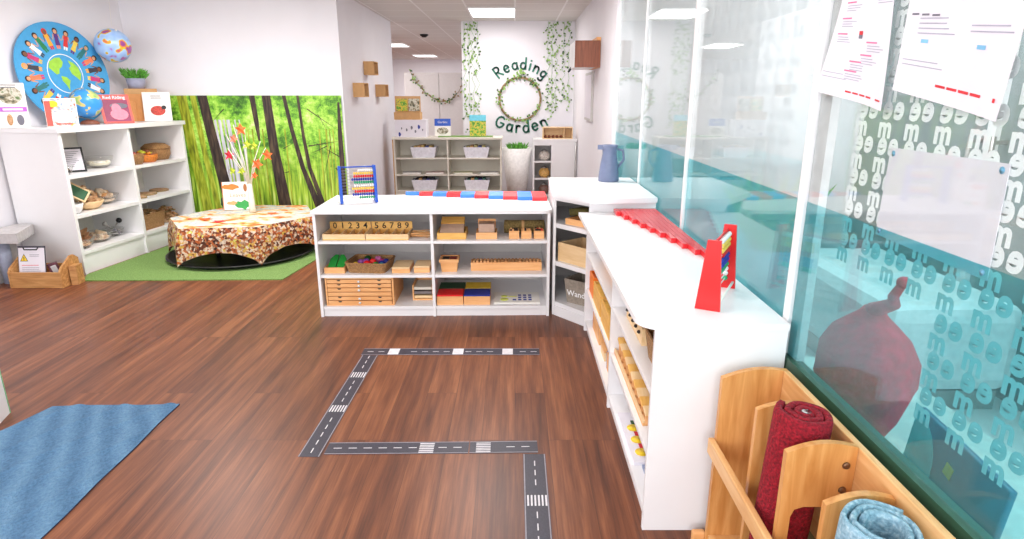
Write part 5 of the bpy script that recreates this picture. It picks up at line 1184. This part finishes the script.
# ---------------------------------------------------------------- notices on the glass
def sheet(name, label, x, pts, mat, deco, curl=0.012):
    """pts: corners (y, z) far-top, near-top, near-bottom, far-bottom; curls away from the glass"""
    root = thing(name, label, 'notice', (x, 0, 0))
    A, B, C_, D_ = [Vector(p) for p in pts]; m = MB(); vs = []; n = 10
    def P(u, w):
        a = A.lerp(B, u); b2 = D_.lerp(C_, u); p = a.lerp(b2, w)
        return (-0.002 - curl * (w ** 2) * (0.5 + 0.5 * math.cos(u * 5)), p.x, p.y)
    for i in range(n + 1):
        for j in range(n + 1): vs.append(P(i / n, j / n))
    m.raw(vs, [[i * (n + 1) + j, (i + 1) * (n + 1) + j, (i + 1) * (n + 1) + j + 1, i * (n + 1) + j + 1] for i in range(n) for j in range(n)], mat, None, True)
    m.build('paper', root)
    def bar(mm, u0, u1, w, hw, mt):
        k = 4; vv = []
        for i in range(k + 1):
            u = u0 + (u1 - u0) * i / k; a = P(u, w); b2 = P(u, w + hw); vv += [(a[0] - 0.0012, a[1], a[2]), (b2[0] - 0.0012, b2[1], b2[2])]
        mm.raw(vv, [[2 * i, 2 * i + 2, 2 * i + 3, 2 * i + 1] for i in range(k)], mt)
    m = MB(); deco(m, bar, P); m.build('print', root)
    return root
LINK = plain('light_ink', (176, 174, 190), 0.8); LBL = plain('blue_dot', (130, 190, 226), 0.8)
def d1(m, bar, P):
    bar(m, 0.05, 0.95, 0.12, 0.006, INKR)
    for u in (0.3, 0.6): bar(m, u, u + 0.012, 0.0, 0.12, INKR)
    for u, w in ((.15, .2), (.72, .16), (.12, .33), (.1, .46), (.62, .52), (.55, .62), (.4, .68), (.35, .76)):
        bar(m, u, u + 0.18, w, 0.012, INKP)
        for k in range(3): bar(m, u + 0.02, u + random.uniform(.2, .3), w + 0.03 + 0.02 * k, 0.006, LINK)
    bar(m, 0.48, 0.54, 0.44, 0.03, INKR); bar(m, 0.48, 0.54, 0.47, 0.03, INK)
    bar(m, 0.03, .35, .80, .006, LINK); bar(m, .03, .4, .84, .006, LINK)
    for k in range(4): bar(m, .42 + k * .1, .5 + k * .1, .93, .014, INKR)
    bar(m, .88, .96, .93, .012, INKR)
def d2(m, bar, P):
    for u, w, n_ in ((.5, .22, 3), (.15, .52, 4), (.62, .56, 2)):
        for k in range(n_): bar(m, u, u + random.uniform(.25, .36), w + .03 * k, .007, LINK)
    for k in range(3): bar(m, .06 + .1 * k, .13 + .1 * k, .49 + .005 * k, .012, INK)
    bar(m, .49, .54, .37, .03, INKR); bar(m, .49, .54, .40, .03, INK)
    for u, w in ((.2, .65), (.78, .34), (.7, .66)): bar(m, u, u + .07, w, .022, LBL)
    bar(m, .05, .4, .78, .006, LINK); bar(m, .05, .45, .81, .006, LINK)
    for k in range(4): bar(m, .42 + k * .105, .51 + k * .105, .9, .015, INKR)
    bar(m, .93, .95, .9, .02, INKR)
sheet('notice_sheet', 'white notice with pink headings and a red table, taped by the white post', XG, [(1.80, 1.80), (1.575, 1.79), (1.525, 1.462), (1.862, 1.512)], PAPER, d1, 0.02)
sheet('notice_sheet', 'large white notice with grey print and red footer, right of the pink headed notice', XG, [(1.50, 1.84), (1.13, 1.83), (1.165, 1.452), (1.50, 1.512)], PAPER, d2, 0.008)
# sheet on the far side of the glass
ts = thing('taped_paper', 'blank white landscape sheet taped behind the glass below the large notice', 'paper', (XG + 0.0096, 0, 0))
m = MB(); m.raw([(0, 1.50, 1.378), (0, 1.13, 1.378), (0, 1.125, 1.155), (0, 1.505, 1.163), (0.002, 1.50, 1.378), (0.002, 1.13, 1.378), (0.002, 1.125, 1.155), (0.002, 1.505, 1.163)], [[0, 1, 2, 3], [7, 6, 5, 4], [0, 4, 5, 1], [1, 5, 6, 2], [2, 6, 7, 3], [3, 7, 4, 0]], PAPER); m.build('paper', ts)
m = MB()
for y, z in ((1.485, 1.365), (1.145, 1.365), (1.14, 1.168), (1.49, 1.175)): m.lathe([(0.007, 0), (0.006, 0.0008)], LBL, T(-0.0012, y, z) @ R(PI / 2, 'Y'), 12)
m.build('sticky_dots', ts)

# ---------------------------------------------------------------- behind the glass
bn = thing('hall_bench', 'pale bench behind the glass carrying the red cushion bag', 'bench', (1.25, 1.6, 0.0), 0)
MB().box(-0.26, 0.40, -0.9, 0.95, 0.33, 0.36, plain('pale_bench', (214, 226, 222), 0.4), None, 0.004).build('seat', bn)
for x in (-0.22, 0.34):
    for y in (-0.82, 0.86): MB().box(x - 0.02, x + 0.02, y - 0.02, y + 0.02, 0.0125, 0.3295, WHITE).build('leg', bn)
rb = thing('red_cushion_bag', 'dark red plush bag with a twisted tail behind the turquoise glass', 'cushion', (1.16, 1.86, 0.361), 0, None, None)
m = MB(); seg = 24; prof = [(0.07, 0.0), (0.11, 0.06), (0.16, 0.15), (0.195, 0.24), (0.185, 0.32), (0.14, 0.39), (0.09, 0.43), (0.05, 0.46), (0.035, 0.48)]
vs = []
for r_, z in prof:
    for k in range(seg):
        a = 2 * PI * k / seg; r2 = r_ * (1 + 0.05 * math.sin(4 * a + z * 9) + 0.03 * math.sin(9 * a)); vs.append((0.7 * r2 * math.cos(a), r2 * math.sin(a), z))
m.raw(vs, [[i * seg + k, i * seg + (k + 1) % seg, (i + 1) * seg + (k + 1) % seg, (i + 1) * seg + k] for i in range(len(prof) - 1) for k in range(seg)] + [list(range(seg))[::-1], [(len(prof) - 1) * seg + k for k in range(seg)]], noisy('red_plush', [(0.3, (176, 12, 40)), (0.6, (230, 26, 60)), (0.75, (244, 60, 96))], (1, 1, 1), 40, 8, 0.9, 0, 0.6), None, True); m.build('bag', rb)
m = MB(); m.tube([(0, 0, 0.47), (-0.01, -0.04, 0.49), (0.01, -0.08, 0.52), (-0.01, -0.10, 0.55), (0, -0.12, 0.60)], 0.028, MATS['red_plush'], None, 10, 0.012); m.ball((0, -0.12, 0.60), 0.02, MATS['red_plush']); m.build('tail', rb)
m = MB(); m.tube([(0, 0.12, 0.30), (-0.02, 0.22, 0.22), (0, 0.25, 0.07)], 0.035, MATS['red_plush'], None, 10, 0.02); m.build('ear', rb)
tp = thing('teal_board', 'dark teal board with yellow stickers leaning behind the glass at lower right', 'board', (1.09, 1.38, 0.361), 0, None, (0, 0, -PI / 2 - 0.12))
TL = plain('teal_dark', (20, 110, 140), 0.4); 
MB().box(-0.17, 0.22, 0, 0.018, 0, 0.30, TL, R(-0.1, 'X'), 0.006).build('board', tp)
MB().prism([(0.13 * math.cos(a), 0.13 * math.sin(a)) for a in [PI * i / 16 - PI / 2 for i in range(17)]], 0, 0.002, plain('teal_light', (100, 200, 206), 0.4), R(-0.1, 'X') @ T(-0.17, -0.001, 0.16) @ R(PI / 2, 'X')).build('half_disc', tp)
for k, (x, z, lab) in enumerate([(0.02, 0.215, 'a'), (0.03, 0.06, 'b')]):
    MB().box(-0.016, 0.016, -0.003, -0.001, -0.016, 0.016, YEL, R(-0.1, 'X') @ T(x, 0, z) @ R(0.15, 'Y')).build('yellow_sticker', tp)
hs = thing('hall_pouffe', 'low white rounded seat in the hall behind the glass', 'seat', (2.05, 2.95, 0.012), 0)
MB().box(-0.3, 0.35, -0.3, 0.9, 0.1, 0.55, plain('seat_white', (226, 232, 234), 0.6), None, 0.08).build('cushion', hs)
MB().box(-0.25, 0.3, -0.25, 0.8, 0.0, 0.0995, STEEL).build('base', hs)
ht = thing('hall_cabinet', 'turquoise cabinet seen dimly behind the turquoise glass', 'cabinet', (2.2, 5.6, 0.0125), 0)
MB().box(-0.25, 0.25, -0.6, 0.6, 0.0, 0.95, plain('turquoise_cabinet', (60, 160, 172), 0.5), None, 0.01).build('body', ht)
for s in (-1, 1): MB().box(-0.262, -0.2505, 0.02 if s > 0 else -0.58, 0.58 if s > 0 else -0.02, 0.05, 0.9, MATS['turquoise_cabinet'], None, 0.003).build('door', ht)
hp = thing('hall_plant', 'dim green plant in the hall behind the turquoise glass', 'potted plant', (1.9, 4.4, 0.0125), 0)
MB().lathe([(0.12, 0), (0.17, 0.4), (0.15, 0.4), (0.12, 0.36)], POT, None, 20).build('pot', hp)
m = MB(); tuft(m, 120, 0.12, 0.3, 0.65, 0.3, PLANTG, 0.35, 0.014); tag(m.build('leaves', hp), kind='stuff')

# ---------------------------------------------------------------- reading garden furniture
FK = Frame(-1.69, 8.62, 0.0)
bk = shelf_unit('low_shelf_unit', 'cream low open shelf unit with white bins below the tall pale cabinet', 'shelf unit', FK, 1.5, 0.935, 0.40, [0.75], [0.2, 0.425, 0.655], mat=CREAM, th=0.02, top_th=0.03, over=0.015, backm=CREAM)
MB().box(-0.02, -0.001, 0.02, 0.40, 0.0, 0.90, KRAFT).build('wooden_end_panel', bk)
def bin_(lx, z, label, top):
    t_ = thing('storage_bin', label, 'bin', FK(lx, 0.15, z + 0.0005), 0, 'white storage bins')
    MB().frustum(0.30, 0.24, 0.365, 0.27, 0, 0.145, plain('bin_white', (232, 230, 238), 0.4), None, 0.004).build('bin', t_)
    m = MB(); m.box(-0.14, 0.14, -0.09, 0.09, 0.03, 0.13, top)
    for k in range(5): m.box(-0.14 + k * 0.055, -0.10 + k * 0.055, -0.10, 0.11, 0.10, 0.155 + 0.008 * (k % 3), [top, KRAFT, top, NAVY, top][k])
    m.build('contents', t_)
bin_(0.41, 0.655, 'white bin on the top left shelf of the cream unit', plain('mustard', (190, 160, 90)))
bin_(1.15, 0.655, 'white bin on the top right shelf of the cream unit', plain('khaki', (186, 172, 110)))
bin_(0.41, 0.2, 'white bin of dark books on the bottom left shelf of the cream unit', plain('dark_books', (40, 34, 56)))
bin_(1.15, 0.2, 'white bin of green books on the bottom right shelf of the cream unit', plain('green_books', (44, 104, 92)))
for lx, c, lab in ((0.22, STONE, 'flat grey book lying left on the middle shelf of the cream unit'), (0.55, plain('dusty_pink', (206, 180, 178)), 'flat pinkish book beside the divider on the middle shelf of the cream unit'), (0.95, plain('pale_olive', (196, 196, 160)), 'flat pale green book right of the divider in the cream unit'), (1.32, STONE, 'flat pale book at the right end of the middle shelf of the cream unit')):
    t_ = thing('flat_book', lab, 'book', FK(lx, 0.14, 0.4255), 0.1)
    MB().box(-0.13, 0.13, -0.1, 0.1, 0, 0.004, c).build('cover', t_); MB().box(-0.125, 0.128, -0.098, 0.098, 0.0045, 0.018, PAPER2).build('pages', t_); MB().box(-0.13, 0.13, -0.1, 0.1, 0.0185, 0.022, c).build('cover', t_)
KT = 0.9355
t_ = thing('printed_box', 'white box with grey drawings on the cream shelf unit', 'box', FK(0.24, 0.16, KT), 0.0)
m = MB(); m.box(-0.21, 0.22, -0.12, 0.12, 0, 0.235, PAPER, None, 0.003); m.build('box', t_)
m = MB()
for x, z, s_ in ((-.15, .04, .03), (-.05, .1, .02), (.02, .13, .025), (.07, .08, .02), (.12, .14, .03), (-.12, .12, .015), (.17, .1, .015)): blob(m, x, z, s_ * .6, s_, INK if s_ < .03 else NAVY, T(0, -0.1205, 0), -0.0005, 8, 0, .3)
m.build('drawings', t_)
t_ = thing('open_card_box', 'brown cardboard box with its lid open and two nature photos inside', 'box', FK(0.20, 0.16, KT + 0.236), 0)
open_box(t_, 'box', 0.36, 0.20, 0.10, KRAFT, 0.005)
M = T(-0.01, 0.103, 0.10) @ R(-0.12, 'X'); MB().box(-0.19, 0.17, 0, 0.006, 0, 0.215, KRAFT, M).build('lid', t_)
m = MB(); m.box(-0.17, -0.015, -0.004, -0.001, 0.01, 0.18, PRINTL, M); m.box(0.0, 0.155, -0.004, -0.001, 0.01, 0.18, PRINT, M); m.build('photo', t_)
tag(MB().box(-0.34, 0.42, -0.10, 0.10, 0, 0.012, GRASS).build('display_mat', None, FK(0.96, 0.15, KT)), 'thin green mat under the two display books on the cream unit', 'mat')
lean_book('display_book', 'blue and white book standing on the green mat', 'book', FK(0.62 + 0.06, 0.10, KT + 0.0125), 0, 0.225, 0.235, 0.014, PAPER2, 0.12, None, lambda m, w, h, M: (flat(m, -w * .5, w * .5, h * .58, h, DBLUE, M), blob(m, 0, h * .3, w * .36, h * .2, PRINT, M), put_text(m, 'Garden', w * .2, PAPER, M @ T(0, -0.003, h * .8) @ R(PI / 2, 'X'))))
lean_book('display_book', 'picture book with a turquoise sky and green landscape on the green mat', 'book', FK(1.17, 0.10, KT + 0.0125), 0, 0.23, 0.285, 0.014, PAPER2, 0.1, None, lambda m, w, h, M: (flat(m, -w * .5, w * .5, 0, h * .72, PRINTL, M), flat(m, -w * .5, w * .5, h * .72, h, plain('sky_cover', (110, 205, 226)), M)))
# planter
t_ = thing('tall_planter', 'tall tapered white planter with a small green plant below the wreath', 'planter', (0.03, 9.12, 0), 0)
m = MB(); m.lathe([(0.001, 0), (0.13, 0), (0.225, 0.755), (0.212, 0.755), (0.20, 0.70), (0.001, 0.70)], plain('planter_white', (236, 232, 230), 0.5), None, 32, True, False); m.build('planter', t_)
m = MB(); tuft(m, 110, 0.12, 0.08, 0.14, 0.09, PLANTG, 0.70, 0.014); tag(m.build('plant', t_), kind='stuff')
# white cabinet with three cubbies
wc = thing('white_cabinet', 'white cabinet with a column of three open cubbies by the right wall', 'cabinet', (0.255, 8.7, 0), 0)
MB().box(0, 0.62, 0.0, 0.40, 0.88, 0.905, WHITE, None, 0.002).build('top', wc)
MB().box(0.0, 0.02, 0.0, 0.40, 0, 0.8795, WHITE).build('side_panel', wc); MB().box(0.255, 0.62, 0.005, 0.40, 0, 0.8795, WHITE, None, 0.002).build('closed_body', wc)
MB().box(0.0205, 0.2545, 0.38, 0.40, 0, 0.8795, BACKP).build('back_panel', wc)
for z in (0.12, 0.36, 0.60): MB().box(0.0205, 0.2545, 0.005, 0.3795, z - 0.02, z, WHITE).build('shelf', wc)
MB().box(0.0205, 0.2545, 0.005, 0.025, 0.82, 0.8795, WHITE).build('rail', wc)
for z, c, lab in ((0.60, plain('pale_tin', (206, 196, 186), 0.4, .2, 60), 'pale round tin lantern in the top cubby of the white cabinet'), (0.36, plain('golden_jar', (206, 160, 90), 0.3, .2, 60), 'golden round jar in the middle cubby of the white cabinet'), (0.12, plain('brown_jar', (120, 90, 80), 0.3, .3, 60), 'dark patterned jar in the lowest cubby of the white cabinet')):
    t_ = thing('decorative_jar', lab, 'jar', (0.255 + 0.165, 8.84, z + 0.0005), 0)
    MB().lathe([(0.04, 0), (0.075, 0.03), (0.08, 0.08), (0.05, 0.13)], c, None, 20).build('body', t_); MB().lathe([(0.045, 0.1305), (0.03, 0.15), (0.008, 0.165)], STEEL, None, 16).build('lid', t_)
t_ = thing('wooden_crate', 'small open pale wooden crate with pine cones on the white cabinet', 'crate', (0.60, 8.85, 0.9055), 0)
m = MB(); w, h = 0.42, 0.16
m.box(-w / 2, w / 2, -0.09, 0.09, 0, 0.01, PALEW); m.box(-w / 2, w / 2, -0.09, 0.09, h - .01, h, PALEW); m.box(-w / 2, -w / 2 + .012, -.09, .09, .01, h - .01, PALEW); m.box(w / 2 - .012, w / 2, -.09, .09, .01, h - .01, PALEW); m.box(-w / 2 + .012, w / 2 - .012, .08, .09, .01, h - .01, PALEW); m.box(w * .2, w * .2 + .01, -.09, .08, .01, h - .01, PALEW); m.build('box', t_)
for k in range(5):
    m = MB(); m.lathe([(0.012, 0), (0.024, 0.012), (0.018, 0.032), (0.004, 0.042)], WALNUT, None, 10)
    tag(m.build('pine_cone', None, (0.60 - 0.17 + k * 0.055, 8.83, 0.916)), 'small dark pine cone in the wooden crate on the white cabinet', 'pine cone', 'pine cones in the small crate')
# brown wall cupboard and framed picture on the right wall
t_ = thing('wall_cupboard', 'small wall cupboard with walnut brown door on the right wall', 'wall cupboard', (0, 0, 0), 0)
MB().box(0.615, 0.833, 6.64, 7.30, 1.775, 2.035, WHITE).build('body', t_)
MB().box(0.615, 0.872, 6.615, 6.6395, 1.775, 2.035, WALNUT).build('door', t_)
MB().box(0.8345, 0.879, 6.641, 7.30, 1.775, 2.07, BEECH).build('wooden_strip', t_)
m = MB(); m.tube([(0.62, 7.1, 1.79), (0.60, 7.08, 1.755), (0.585, 7.08, 1.745)], 0.012, BLACK, seg=6); m.build('hook', t_)
t_ = thing('framed_picture', 'narrow framed picture on the right wall below the brown cupboard', 'picture', (0.879, 7.4, 1.45), 0)
MB().box(-0.025, 0, -0.30, 0.36, -0.24, 0.30, plain('picture_frame_grey', (190, 186, 182), 0.4)).build('frame', t_); MB().box(-0.027, -0.0255, -0.27, 0.33, -0.21, 0.27, PAPER).build('picture', t_)
t_ = thing('vacuum_mop', 'thin grey mop with a flat head leaning beside the white cabinet', 'mop', (0.0, 0.0, 0), 0)
MB().tube([(0.878 - .03, 8.62, 0.03), (0.85, 8.66, 0.87)], 0.012, STEEL).build('pole', t_)
MB().box(0.76, 0.87, 8.52, 8.64, 0.0, 0.03, INK, None, 0.008).build('head', t_)
